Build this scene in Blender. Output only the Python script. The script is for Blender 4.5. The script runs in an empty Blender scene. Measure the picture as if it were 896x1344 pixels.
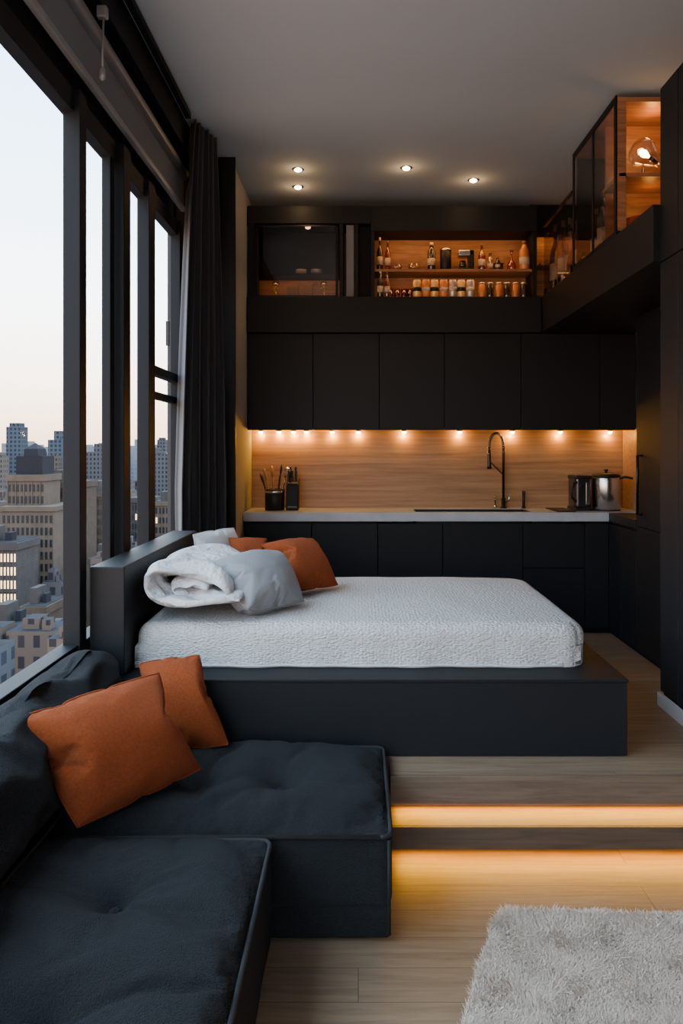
import bpy, bmesh, math, random, time
from mathutils import Vector, Matrix, noise
random.seed(7)
S = bpy.context.scene
C = S.collection
PI = math.pi
H = 1.85

# ------------------------------------------------------------------ materials
def newmat(name):
    m = bpy.data.materials.new(name); m.use_nodes = True
    nt = m.node_tree; b = nt.nodes['Principled BSDF']
    return m, nt, b
def N(nt, t, **k):
    n = nt.nodes.new(t)
    for a, v in k.items(): setattr(n, a, v)
    return n
def mat(name, col, rough=.5, metal=0, bump=0, bscale=200, var=0, vscale=3, stretch=(1,1,1), spec=None, sheen=0, trans=0, big=0, bigscale=8, bdist=.01):
    m, nt, b = newmat(name)
    b.inputs['Base Color'].default_value = (*col, 1)
    b.inputs['Roughness'].default_value = rough
    b.inputs['Metallic'].default_value = metal
    if spec is not None: b.inputs['Specular IOR Level'].default_value = spec
    if sheen: b.inputs['Sheen Weight'].default_value = sheen
    if trans: b.inputs['Transmission Weight'].default_value = trans
    tc = N(nt, 'ShaderNodeTexCoord'); mp = N(nt, 'ShaderNodeMapping')
    mp.inputs['Scale'].default_value = stretch
    nt.links.new(tc.outputs['Object'], mp.inputs[0])
    if var:
        n = N(nt, 'ShaderNodeTexNoise'); n.inputs['Scale'].default_value = vscale; n.inputs['Detail'].default_value = 5
        r = N(nt, 'ShaderNodeMix', data_type='RGBA')
        r.inputs[6].default_value = (*[c*(1-var) for c in col], 1); r.inputs[7].default_value = (*[min(1, c*(1+var)) for c in col], 1)
        nt.links.new(mp.outputs[0], n.inputs['Vector']); nt.links.new(n.outputs[0], r.inputs[0]); nt.links.new(r.outputs[2], b.inputs['Base Color'])
    if bump:
        n2 = N(nt, 'ShaderNodeTexNoise'); n2.inputs['Scale'].default_value = bscale; n2.inputs['Detail'].default_value = 3
        bp = N(nt, 'ShaderNodeBump'); bp.inputs['Strength'].default_value = bump; bp.inputs['Distance'].default_value = bdist
        nt.links.new(mp.outputs[0], n2.inputs['Vector']); nt.links.new(n2.outputs[0], bp.inputs['Height']); nt.links.new(bp.outputs[0], b.inputs['Normal'])
        if big:
            n4 = N(nt, 'ShaderNodeTexNoise'); n4.inputs['Scale'].default_value = bigscale; n4.inputs['Detail'].default_value = 2; n4.inputs['Distortion'].default_value = .8
            b2 = N(nt, 'ShaderNodeBump'); b2.inputs['Strength'].default_value = big; b2.inputs['Distance'].default_value = .04
            nt.links.new(mp.outputs[0], n4.inputs['Vector']); nt.links.new(n4.outputs[0], b2.inputs['Height']); nt.links.new(b2.outputs[0], bp.inputs['Normal'])
    return m
def emis(name, col, s):
    m, nt, b = newmat(name)
    b.inputs['Base Color'].default_value = (*col, 1)
    b.inputs['Emission Color'].default_value = (*col, 1); b.inputs['Emission Strength'].default_value = s
    return m
def wood(name, c1, c2, planks=False, rough=.45, pw=.17, pl=1.9, dist=.9, p0=.48, p1=.85, sc=2.2, gx=1.0):
    m, nt, b = newmat(name); L = nt.links
    tc = N(nt, 'ShaderNodeTexCoord'); mp = N(nt, 'ShaderNodeMapping'); mp.inputs['Scale'].default_value = (gx, 14, 14)
    L.new(tc.outputs['Object'], mp.inputs[0])
    vec = mp.outputs[0]
    if planks:
        br = N(nt, 'ShaderNodeTexBrick'); br.offset = .37
        br.inputs['Scale'].default_value = 1; br.inputs['Brick Width'].default_value = pl; br.inputs['Row Height'].default_value = pw
        br.inputs['Mortar Size'].default_value = .0016; br.inputs['Mortar Smooth'].default_value = .3; br.inputs['Bias'].default_value = 0
        br.inputs['Color1'].default_value = (.0, .0, .0, 1); br.inputs['Color2'].default_value = (1, 1, 1, 1); br.inputs['Mortar'].default_value = (.5, .5, .5, 1)
        L.new(tc.outputs['Object'], br.inputs['Vector'])
        ad = N(nt, 'ShaderNodeVectorMath', operation='MULTIPLY_ADD'); ad.inputs[1].default_value = (7, 13, 5)
        L.new(br.outputs['Color'], ad.inputs[0]); L.new(mp.outputs[0], ad.inputs[2]); vec = ad.outputs[0]
    n = N(nt, 'ShaderNodeTexNoise'); n.inputs['Scale'].default_value = sc; n.inputs['Detail'].default_value = 8; n.inputs['Distortion'].default_value = dist
    L.new(vec, n.inputs['Vector'])
    n3 = N(nt, 'ShaderNodeTexNoise'); n3.inputs['Scale'].default_value = 14; n3.inputs['Detail'].default_value = 4
    L.new(vec, n3.inputs['Vector'])
    ma = N(nt, 'ShaderNodeMath', operation='MULTIPLY_ADD'); ma.inputs[1].default_value = .35; L.new(n3.outputs[0], ma.inputs[0]); L.new(n.outputs[0], ma.inputs[2])
    rp = N(nt, 'ShaderNodeValToRGB'); rp.color_ramp.elements[0].position = p0; rp.color_ramp.elements[1].position = p1
    rp.color_ramp.elements[0].color = (*c2, 1); rp.color_ramp.elements[1].color = (*c1, 1)
    L.new(ma.outputs[0], rp.inputs[0]); out = rp.outputs[0]
    if planks:
        mx = N(nt, 'ShaderNodeMix', data_type='RGBA', blend_type='MULTIPLY'); mx.inputs[0].default_value = .16
        L.new(out, mx.inputs[6]); L.new(br.outputs['Color'], mx.inputs[7])
        m2 = N(nt, 'ShaderNodeMix', data_type='RGBA'); L.new(br.outputs['Fac'], m2.inputs[0]); L.new(mx.outputs[2], m2.inputs[6]); m2.inputs[7].default_value = (*[c*.3 for c in c2], 1)
        out = m2.outputs[2]
    L.new(out, b.inputs['Base Color']); b.inputs['Roughness'].default_value = rough
    bp = N(nt, 'ShaderNodeBump'); bp.inputs['Strength'].default_value = .12; bp.inputs['Distance'].default_value = .004
    L.new(ma.outputs[0], bp.inputs['Height']); L.new(bp.outputs[0], b.inputs['Normal'])
    return m
def glassmat(name, tint=(1,1,1), refl=.03, edge=.25, rough=.02):
    m = bpy.data.materials.new(name); m.use_nodes = True; nt = m.node_tree
    for n in list(nt.nodes): nt.nodes.remove(n)
    o = N(nt, 'ShaderNodeOutputMaterial'); t = N(nt, 'ShaderNodeBsdfTransparent'); g = N(nt, 'ShaderNodeBsdfGlossy'); x = N(nt, 'ShaderNodeMixShader')
    t.inputs[0].default_value = (*tint, 1); g.inputs['Roughness'].default_value = rough; g.inputs['Color'].default_value = (1, 1, 1, 1)
    lw = N(nt, 'ShaderNodeLayerWeight'); lw.inputs[0].default_value = .2
    mu = N(nt, 'ShaderNodeMath', operation='MULTIPLY_ADD'); mu.inputs[1].default_value = edge; mu.inputs[2].default_value = refl
    nt.links.new(lw.outputs['Fresnel'], mu.inputs[0]); nt.links.new(mu.outputs[0], x.inputs[0])
    nt.links.new(t.outputs[0], x.inputs[1]); nt.links.new(g.outputs[0], x.inputs[2]); nt.links.new(x.outputs[0], o.inputs[0])
    return m

M = {}
M['cab'] = mat('matte_black', (.0072, .0080, .0098), .55, bump=.02, bscale=300, spec=.22)
M['cabin'] = mat('black_carcass', (.004, .004, .005), .6, spec=.2)
M['frame'] = mat('window_metal', (.006, .008, .011), .6, spec=.15)
M['sofa'] = mat('charcoal_fabric', (.0132, .0136, .0158), .97, bump=1.0, bscale=230, var=.55, vscale=130, sheen=.04, spec=.1, bdist=.014)
M['pipe'] = mat('dark_piping', (.006, .006, .007), .8)
M['rust'] = mat('rust_fabric', (.29, .060, .015), .97, bump=1.0, bscale=260, var=.38, vscale=90, sheen=.04, spec=.08, bdist=.012)
M['greyp'] = mat('grey_linen', (.235, .24, .255), .9, bump=.5, bscale=260, var=.06, vscale=20)
M['whitep'] = mat('white_cotton', (.50, .51, .53), .9, bump=.4, bscale=220)
M['floor'] = wood('oak_floor', (.265, .182, .118), (.165, .110, .070), planks=True)
M['step'] = wood('oak_step', (.275, .19, .123), (.172, .115, .073))
M['edge'] = wood('shaded_oak_edge', (.16, .108, .072), (.095, .063, .041))  # same oak darkened: shade on the upper step front is in the colour
M['shaded_edge'] = wood('shaded_oak_nosing', (.095, .064, .042), (.055, .037, .024))  # darkest oak copy, paints the shade on the lower step front
M['splash'] = wood('oak_splash', (.38, .215, .105), (.215, .115, .054), dist=.5, p0=.48, p1=.85, sc=2.0, gx=.55)
M['shelfwood'] = wood('lit_shelf_wood', (.34, .155, .072), (.17, .075, .034))
M['ceil'] = mat('ceiling_paint', (.28, .34, .40), .9, bump=.03, bscale=60)
M['wall'] = mat('wall_paint', (.22, .21, .205), .9, bump=.03, bscale=60)
M['rearwall'] = mat('rear_wall_paint', (.36, .37, .39), .9, bump=.03, bscale=60)
M['darkwall'] = mat('dark_wall_paint', (.010, .011, .013), .7)
M['marble'] = mat('pale_marble', (.36, .38, .42), .3, var=.25, vscale=5)
M['steel'] = mat('brushed_steel', (.55, .55, .56), .25, metal=1)
M['black'] = mat('black_plastic', (.010, .010, .011), .45, spec=.3)
M['blackmetal'] = mat('black_metal', (.02, .02, .022), .28, metal=.8)
M['darksteel'] = mat('dark_steel', (.07, .07, .075), .3, metal=.9)
M['chrome'] = mat('chrome', (.6, .6, .62), .12, metal=1)
M['blind'] = mat('grey_blind_fabric', (.15, .155, .17), .8, bump=.1, bscale=300)
M['blindbar'] = mat('light_grey_aluminium', (.24, .25, .27), .4, metal=.3)
M['curtain'] = mat('black_curtain_fabric', (.018, .020, .0245), .9, bump=.2, bscale=400, sheen=.12)
M['base'] = mat('white_baseboard', (.4, .41, .42), .5)
M['glass'] = glassmat('window_glass', (.98, .985, 1), .004, .03)
M['rail'] = glassmat('balustrade_glass', (.84, .83, .83), .05, .28)
M['clear'] = glassmat('clear_jar_glass', (.9, .88, .85), .12, .4)
M['amber'] = glassmat('amber_glass', (.80, .36, .08), .10, .4)
M['dkglass'] = mat('dark_bottle_glass', (.03, .02, .012), .1, spec=.8)
M['gold'] = mat('gold_can', (.80, .46, .15), .35, metal=.2)
M['ocan'] = mat('orange_can', (.62, .20, .05), .4)
M['scan'] = mat('silver_can', (.48, .42, .36), .3, metal=.5)
M['label'] = mat('cream_label', (.48, .38, .27), .7)
M['cork'] = mat('cork_cap', (.12, .07, .04), .6)
M['copper'] = mat('copper_liquid', (.48, .16, .04), .25, spec=.6)
M['carton'] = mat('brown_carton', (.12, .075, .045), .8, var=.2, vscale=20)
M['woodtool'] = mat('wooden_utensil', (.25, .13, .07), .6)
M['rug'] = mat('rug_pile', (.60, .49, .395), .95, var=.06, vscale=5)
M['rugback'] = mat('rug_backing', (.50, .41, .33), .95)
M['led'] = emis('led_warm', (1.0, .42, .01), 4)
M['puck'] = emis('puck_warm', (1.0, .48, .09), 45)
M['spot'] = emis('spot_warm', (1.0, .72, .45), 60)
M['bulb'] = emis('bulb_warm', (1.0, .6, .28), 40)
def quilt(name, col, scl, dst, warp=.9, big=0):
    m, nt, b = newmat(name); L = nt.links
    b.inputs['Base Color'].default_value = (*col, 1); b.inputs['Roughness'].default_value = .9
    tc = N(nt, 'ShaderNodeTexCoord'); mp = N(nt, 'ShaderNodeMapping'); mp.inputs['Scale'].default_value = scl; L.new(tc.outputs['Object'], mp.inputs[0])
    nz = N(nt, 'ShaderNodeTexNoise'); nz.inputs['Scale'].default_value = .5
    L.new(mp.outputs[0], nz.inputs['Vector'])
    ad = N(nt, 'ShaderNodeVectorMath', operation='MULTIPLY_ADD'); ad.inputs[1].default_value = (warp, warp, warp); L.new(nz.outputs[1], ad.inputs[0]); L.new(mp.outputs[0], ad.inputs[2])
    v = N(nt, 'ShaderNodeTexVoronoi'); v.feature = 'F1'; v.inputs['Scale'].default_value = 1; v.inputs['Randomness'].default_value = .7; L.new(ad.outputs[0], v.inputs['Vector'])
    bp = N(nt, 'ShaderNodeBump'); bp.inputs['Strength'].default_value = 1; bp.inputs['Distance'].default_value = dst; bp.invert = True
    L.new(v.outputs['Distance'], bp.inputs['Height']); L.new(bp.outputs[0], b.inputs['Normal'])
    if big:
        n4 = N(nt, 'ShaderNodeTexNoise'); n4.inputs['Scale'].default_value = 6; n4.inputs['Detail'].default_value = 3; n4.inputs['Distortion'].default_value = 1.6
        b2 = N(nt, 'ShaderNodeBump'); b2.inputs['Strength'].default_value = big; b2.inputs['Distance'].default_value = .06
        L.new(tc.outputs['Object'], n4.inputs['Vector']); L.new(n4.outputs[0], b2.inputs['Height']); L.new(b2.outputs[0], bp.inputs['Normal'])
    return m
M['quilt'] = quilt('quilted_white', (.49, .48, .475), (54, 92, 104), .0075)
M['quilt2'] = quilt('quilted_duvet', (.49, .49, .50), (46, 46, 46), .004, big=.45)
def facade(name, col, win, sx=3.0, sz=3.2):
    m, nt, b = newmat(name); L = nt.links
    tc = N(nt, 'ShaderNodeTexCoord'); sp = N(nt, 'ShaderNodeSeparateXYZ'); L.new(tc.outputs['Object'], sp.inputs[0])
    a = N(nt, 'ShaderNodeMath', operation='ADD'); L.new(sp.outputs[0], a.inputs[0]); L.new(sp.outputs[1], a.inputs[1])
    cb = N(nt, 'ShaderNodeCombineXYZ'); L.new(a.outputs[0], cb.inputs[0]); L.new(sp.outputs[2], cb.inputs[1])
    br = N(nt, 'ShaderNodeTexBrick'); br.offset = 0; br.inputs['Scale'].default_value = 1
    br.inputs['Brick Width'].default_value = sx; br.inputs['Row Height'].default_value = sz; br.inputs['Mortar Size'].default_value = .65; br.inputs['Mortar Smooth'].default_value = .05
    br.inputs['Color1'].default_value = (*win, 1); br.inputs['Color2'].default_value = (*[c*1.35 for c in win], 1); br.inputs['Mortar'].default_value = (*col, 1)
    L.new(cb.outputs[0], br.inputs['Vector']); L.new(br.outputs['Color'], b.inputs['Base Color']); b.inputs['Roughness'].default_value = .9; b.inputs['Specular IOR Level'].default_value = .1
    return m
FAC = [facade('far_facade_a', (.042, .040, .044), (.010, .011, .014), 2.4, 2.9), facade('far_facade_b', (.052, .040, .033), (.012, .011, .013), 2.2, 3.0),
       facade('far_facade_c', (.036, .042, .053), (.011, .014, .021), 2.8, 2.9), facade('far_facade_d', (.060, .050, .044), (.015, .014, .017), 2.1, 2.8)]
FARM = [facade('hazy_facade_a', (.105, .11, .13), (.075, .08, .098)), facade('hazy_facade_b', (.12, .113, .117), (.08, .08, .09)) ]  # aerial haze painted in: lighter, bluish base colours for the farthest buildings
M['stone'] = mat('beige_masonry', (.050, .038, .030), .9, var=.35, vscale=.6, spec=.1)
M['stone2'] = mat('grey_masonry', (.026, .023, .023), .9, var=.4, vscale=.6, spec=.1)
M['stone3'] = mat('tan_masonry', (.033, .024, .018), .9, var=.4, vscale=.6, spec=.1)
M['bwin'] = mat('dark_window', (.003, .0035, .005), .5, spec=.2)
M['blit'] = emis('lit_window', (1.0, .62, .3), .6)
M['roofd'] = mat('dark_roof', (.009, .009, .012), .9, spec=.1)
M['ground'] = mat('street_haze', (.022, .022, .028), .95, var=.3, vscale=.02)

# ------------------------------------------------------------------ mesh helpers
class MB:
    def __init__(s): s.v = []; s.f = []; s.sm = []
    def box(s, x0, x1, y0, y1, z0, z1):
        b = len(s.v)
        s.v += [(x, y, z) for z in (z0, z1) for y in (y0, y1) for x in (x0, x1)]
        for f in ((0,2,3,1),(4,5,7,6),(0,1,5,4),(2,6,7,3),(0,4,6,2),(1,3,7,5)): s.f.append(tuple(b+i for i in f)); s.sm.append(False)
        return s
    def lathe(s, prof, cx=0, cy=0, cz=0, seg=20, M4=None):
        b = len(s.v)
        for r, z in prof:
            for i in range(seg):
                a = 2*PI*i/seg; p = Vector((r*math.cos(a), r*math.sin(a), z))
                if M4: p = M4 @ p
                s.v.append((p.x+cx, p.y+cy, p.z+cz))
        n = len(prof)
        for j in range(n-1):
            for i in range(seg):
                k = (i+1) % seg
                s.f.append((b+j*seg+i, b+j*seg+k, b+(j+1)*seg+k, b+(j+1)*seg+i)); s.sm.append(True)
        s.f.append(tuple(b+i for i in reversed(range(seg)))); s.sm.append(False)
        s.f.append(tuple(b+(n-1)*seg+i for i in range(seg))); s.sm.append(False)
        return s
    def tube(s, path, r, seg=8):
        P = [Vector(p) for p in path]; b = len(s.v); n = len(P)
        last = None
        for j, p in enumerate(P):
            t = (P[min(j+1, n-1)]-P[max(j-1, 0)]).normalized()
            if last is None: last = t.orthogonal().normalized()
            u = (last - t*last.dot(t)).normalized(); last = u; w = t.cross(u)
            rr = r[j] if isinstance(r, (list, tuple)) else r
            for i in range(seg):
                a = 2*PI*i/seg; q = p+(u*math.cos(a)+w*math.sin(a))*rr; s.v.append(tuple(q))
        for j in range(n-1):
            for i in range(seg):
                k = (i+1) % seg
                s.f.append((b+j*seg+i, b+j*seg+k, b+(j+1)*seg+k, b+(j+1)*seg+i)); s.sm.append(True)
        s.f.append(tuple(b+i for i in reversed(range(seg)))); s.sm.append(False)
        s.f.append(tuple(b+(n-1)*seg+i for i in range(seg))); s.sm.append(False)
        return s
    def rbox(s, x0, x1, y0, y1, z0, z1, r, n=12, fn=None):
        bm = bmesh.new(); cx, cy, cz = (x0+x1)/2, (y0+y1)/2, (z0+z1)/2; hx, hy, hz = (x1-x0)/2, (y1-y0)/2, (z1-z0)/2
        def g(h):
            m = max(2, int(n*h/max(hx, hy, hz)))
            core = [-(h-r)+2*(h-r)*i/m for i in range(m+1)]
            e = [h-r*(1-t) for t in (.25, .5, .75, 1)]
            return [-x for x in reversed(e)]+core+e
        G = (g(hx), g(hy), g(hz)); hh = (hx, hy, hz)
        for ax in range(3):
            a, b_ = [i for i in range(3) if i != ax]
            for sg in (-1, 1):
                rows = []
                for u in G[a]:
                    row = []
                    for v in G[b_]:
                        p = [0, 0, 0]; p[ax] = sg*hh[ax]; p[a] = u; p[b_] = v
                        q = Vector([max(-(hh[i]-r), min(hh[i]-r, p[i])) for i in range(3)]); d = Vector(p)-q
                        if d.length > 1e-9: d = d.normalized()*r
                        row.append(bm.verts.new(q+d))
                    rows.append(row)
                for i in range(len(rows)-1):
                    for j in range(len(rows[0])-1):
                        try: bm.faces.new((rows[i][j], rows[i+1][j], rows[i+1][j+1], rows[i][j+1]))
                        except ValueError: pass
        bmesh.ops.remove_doubles(bm, verts=bm.verts, dist=1e-5); bmesh.ops.recalc_face_normals(bm, faces=bm.faces)
        b = len(s.v)
        bm.verts.index_update()
        for v in bm.verts:
            p = Vector((v.co.x+cx, v.co.y+cy, v.co.z+cz))
            if fn: p = fn(p, v.co.x/hx, v.co.y/hy, v.co.z/hz)
            s.v.append(tuple(p))
        for f in bm.faces: s.f.append(tuple(b+v.index for v in f.verts)); s.sm.append(True)
        bm.free(); return s
    def build(s, name, m, parent=None, bevel=0, seg=2, sub=0, solid=0):
        off = Vector((0, 0, 0)); p = parent
        while p is not None: off += p.location; p = p.parent
        me = bpy.data.meshes.new(name); me.from_pydata([tuple(Vector(v)-off) for v in s.v], [], s.f); me.update()
        me.polygons.foreach_set('use_smooth', s.sm)
        me.materials.append(m)
        o = bpy.data.objects.new(name, me); C.objects.link(o); o.parent = parent
        if solid:
            d = o.modifiers.new('solid', 'SOLIDIFY'); d.thickness = solid; d.offset = 0
        if bevel:
            d = o.modifiers.new('bev', 'BEVEL'); d.width = bevel; d.segments = seg; d.limit_method = 'ANGLE'; d.angle_limit = .6
        if sub:
            d = o.modifiers.new('sub', 'SUBSURF'); d.levels = sub; d.render_levels = sub
        return o
def tag(o, label, cat, group=None):
    o['label'] = label; o['category'] = cat
    if group: o['group'] = group
    return o
def thing(name, loc, label, cat, group=None):
    o = bpy.data.objects.new(name, None); C.objects.link(o); o.location = loc; o.empty_display_size = .1
    return tag(o, label, cat, group)
def struct(o): o['kind'] = 'structure'; return o
def B(*a): return MB().box(*a)
def lamp(name, kind, loc, energy, col, parent=None, **k):
    l = bpy.data.lights.new(name, kind); l.energy = energy; l.color = col
    rot = k.pop('rot', None)
    for a, v in k.items(): setattr(l, a, v)
    o = bpy.data.objects.new(name, l); C.objects.link(o)
    off = Vector((0, 0, 0)); p = parent
    while p is not None: off += p.location; p = p.parent
    o.parent = parent; o.location = Vector(loc)-off
    if rot: o.rotation_euler = rot
    return o

# ------------------------------------------------------------------ cloth drape on throw-away meshes; only the settled vertex positions are kept
def settle(verts, faces, frames=20, shrink=-.05, pressure=2.0, tension=15, bend=.3, gravity=0.0, floor=None, pins=None, mass=.3, q=6):
    me = bpy.data.meshes.new('tmp'); me.from_pydata([tuple(v) for v in verts], [], faces); me.update()
    o = bpy.data.objects.new('tmp', me); C.objects.link(o)
    fl = None
    if floor is not None:
        fm = bpy.data.meshes.new('tmpf'); fm.from_pydata([(-5, -5, floor), (5, -5, floor), (5, 9, floor), (-5, 9, floor)], [], [(0, 1, 2, 3)])
        fl = bpy.data.objects.new('tmpf', fm); C.objects.link(fl); fl.modifiers.new('c', 'COLLISION')
        fl.collision.thickness_outer = .004
    md = o.modifiers.new('cloth', 'CLOTH'); st_ = md.settings
    st_.quality = q; st_.mass = mass; st_.tension_stiffness = tension; st_.compression_stiffness = tension; st_.shear_stiffness = 5
    st_.bending_stiffness = bend; st_.air_damping = 3; st_.tension_damping = 8; st_.compression_damping = 8
    st_.shrink_min = shrink; st_.shrink_max = shrink
    if pressure: st_.use_pressure = True; st_.uniform_pressure_force = pressure
    st_.effector_weights.gravity = gravity
    if pins:
        vg = o.vertex_groups.new(name='pin'); vg.add(pins, 1.0, 'REPLACE'); st_.vertex_group_mass = 'pin'
    md.collision_settings.use_collision = floor is not None
    md.collision_settings.use_self_collision = False
    md.point_cache.frame_start = 1; md.point_cache.frame_end = frames+2
    out = [Vector(v) for v in verts]
    try:
        for fr_ in range(1, frames+1): S.frame_set(fr_)
        ev = o.evaluated_get(bpy.context.evaluated_depsgraph_get())
        co_ = [v.co.copy() for v in ev.data.vertices]
        ok = all(abs(c.x) < 50 and abs(c.y) < 50 and abs(c.z) < 50 for c in co_)
        if ok and len(co_) == len(verts): out = co_
    except Exception as ex: print('settle failed', ex)
    bpy.data.objects.remove(o)
    if fl: bpy.data.objects.remove(fl)
    S.frame_set(1)
    return out

def unit_cushion(seed, n=44, th=.03, pressure=3.0, shrink=-.03, bow=.13):
    V = []; F = []; idx = {}
    for sg in (1, -1):
        for i in range(n+1):
            for j in range(n+1):
                edge = i in (0, n) or j in (0, n)
                if edge and sg == -1: idx[(sg, i, j)] = idx[(1, i, j)]; continue
                u = -1+2*i/n; v = -1+2*j/n
                idx[(sg, i, j)] = len(V)
                uu = u*(1+bow*(1-v*v)); vv = v*(1+bow*(1-u*u))
                V.append(Vector((uu*.25, vv*.25, 0 if edge else sg*th*(1-u**4)*(1-v**4)+sg*.006*noise.noise(Vector((u*3+seed, v*3, sg))))))
    for sg in (1, -1):
        for i in range(n):
            for j in range(n):
                f = (idx[(sg, i, j)], idx[(sg, i+1, j)], idx[(sg, i+1, j+1)], idx[(sg, i, j+1)])
                F.append(f if sg == 1 else f[::-1])
    ring = [idx[(1, i, 0)] for i in range(n)]+[idx[(1, n, j)] for j in range(n)]+[idx[(1, n-i, n)] for i in range(n)]+[idx[(1, 0, n-j)] for j in range(n+1)]
    P = settle(V, F, frames=24, shrink=shrink, pressure=pressure, tension=14, bend=.03)
    xs_ = [p.x for p in P]; ys_ = [p.y for p in P]; hz = max(abs(p.z) for p in P)
    cx_, cy_ = (max(xs_)+min(xs_))/2, (max(ys_)+min(ys_))/2; hx, hy = (max(xs_)-min(xs_))/2, (max(ys_)-min(ys_))/2
    return [Vector(((p.x-cx_)/hx, (p.y-cy_)/hy, p.z/max(hz, 1e-4))) for p in P], F, ring
UC = [unit_cushion(3, pressure=2.2, shrink=-.045, bow=.075), unit_cushion(11, pressure=1.6, shrink=-.08, bow=.095)]

# ------------------------------------------------------------------ room shell
XR = 2.65; YB = 7.6; ZC = 4.28; XW = -1.42; XO = -1.47; ZK = .15
struct(B(XO, XR, -2, YB, -.1, 0).build('floor', M['floor']))
pl = MB(); pl.box(-1.42, .15, 3.76, 5.02, 0, .343); pl.box(.15, 1.33, 3.60, 5.5, 0, .215); pl.box(1.33, XR, 3.60, 5.0, 0, .215); pl.box(-1.42, .15, 5.02, 5.5, 0, .343)
struct(pl.build('floor_platform', M['step']))
up = MB(); up.box(.15, XR, 3.53, 5.02, .216, .343); up.box(.15, 1.33, 5.02, 5.5, .216, .343)
struct(up.build('floor_upper_level', M['floor']))
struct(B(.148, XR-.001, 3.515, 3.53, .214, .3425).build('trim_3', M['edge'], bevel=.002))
struct(B(-1.42, XR, 5.5, YB, 0, ZK).build('floor_kitchen', M['floor']))
struct(B(1.33, XR, 5.021, 5.5, 0, ZK).build('floor_kitchen_strip', M['floor']))
struct(B(1.335, XR-.002, 4.93, 5.025, .3435, .350).build('trim_4', M['step'], bevel=.002))
struct(B(XO, XR, -2, YB, ZC, ZC+.1).build('ceiling', M['ceil']))
struct(B(-1.06, XR, YB, YB+.1, 0, ZC).build('wall_back', M['wall']))
struct(B(XR, XR+.1, -2, YB, 0, ZC).build('wall_right', M['rearwall']))
wr_ = MB(); wr_.box(XO, XR, -2.1, -2, 0, .25); wr_.box(XO, XR, -2.1, -2, 3.95, ZC); wr_.box(XO, -1.35, -2.1, -2, .25, 3.95); wr_.box(.3, XR, -2.1, -2, .25, 3.95)  # left opening in this unseen wall added to let in frontal fill light
struct(wr_.build('wall_rear', M['rearwall']))
wl = MB(); wl.box(XO, -1.40, -2, 5.87, 0, .83); wl.box(XO, -1.42, -2, 5.87, 3.60, ZC); wl.box(XO, -1.40, 5.87, 6.34, 0, ZC)
struct(wl.build('wall_left', M['darkwall']))
struct(B(XO, -1.06, 6.36, YB+.1, 0, ZC).build('wall_corner', M['wall']))
struct(B(XO, -1.02, 6.325, 6.359, ZK, ZC-.002).build('trim_1', M['cab']))
struct(B(1.702, 2.645, 7.56, 7.598, 3.301, ZC-.002).build('trim_2', M['cab']))
struct(B(1.765, 1.782, 3.7, 4.5, .3435, .42).build('baseboard_right', M['base']))

def winroot(name, loc):
    r = bpy.data.objects.new(name, None); C.objects.link(r); r.location = loc; return struct(r)
def window(name, y0, y1, parts):
    r = winroot(name, (XW, (y0+y1)/2, .83))
    f = MB()
    for (a, b, x0, x1) in parts: f.box(x0, x1, a, b, .83, 3.60)
    f.box(-1.45, -1.36, y0, y1, .83, .90); f.box(-1.45, -1.38, y0, y1, 3.49, 3.60)
    f.build('window_frame', M['frame'], r, bevel=.004)
    q = MB(); q.v = [(-1.427, y0, .89), (-1.427, y1, .89), (-1.427, y1, 3.5), (-1.427, y0, 3.5)]; q.f = [(0, 1, 2, 3)]; q.sm = [False]
    q.build('window_pane', M['glass'], r)
    return r
window('window_1', -1.9, 1.0, [(-1.9, -1.8, -1.45, -1.36), (.9, 1.0, -1.45, -1.36)])
window('window_2', 1.0, 3.80, [(3.70, 3.79, -1.435, -1.35)])
window('window_3', 3.80, 4.50, [(4.26, 4.33, -1.435, -1.385), (4.36, 4.49, -1.435, -1.34)])
window('window_4', 4.50, 5.10, [(4.94, 5.09, -1.435, -1.355)])
w5 = window('window_5', 5.10, 5.87, [(5.82, 5.87, -1.435, -1.36)])
mr = MB(); mr.box(-1.435, -1.37, 5.1, 5.82, 2.36, 2.42); mr.box(-1.435, -1.39, 5.1, 5.82, 2.20, 2.25)
mr.build('window_rail', M['frame'], w5, bevel=.003)
B(-1.39, -1.365, 5.50, 5.52, 2.60, 2.78).build('window_handle', M['blackmetal'], w5, bevel=.003)
w6 = winroot('window_rear_fill', (-.5, -2.05, .25))  # unseen window added behind the camera as daylight fill
f = MB()
for x in (-1.35, -.55, .24): f.box(x, x+.06, -2.08, -2.02, .25, 3.95)
f.box(-1.35, .3, -2.08, -2.02, .25, .31); f.box(-1.35, .3, -2.08, -2.02, 3.89, 3.95)
f.build('window_frame', M['frame'], w6)
struct(B(XO, -1.33, -1.9, 5.87, .80, .835).build('trim_sill', M['frame'], bevel=.004))
struct(B(-1.42, -1.27, -2, 6.32, 4.06, 4.279).build('trim_pelmet', M['frame'], bevel=.004))

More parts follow.
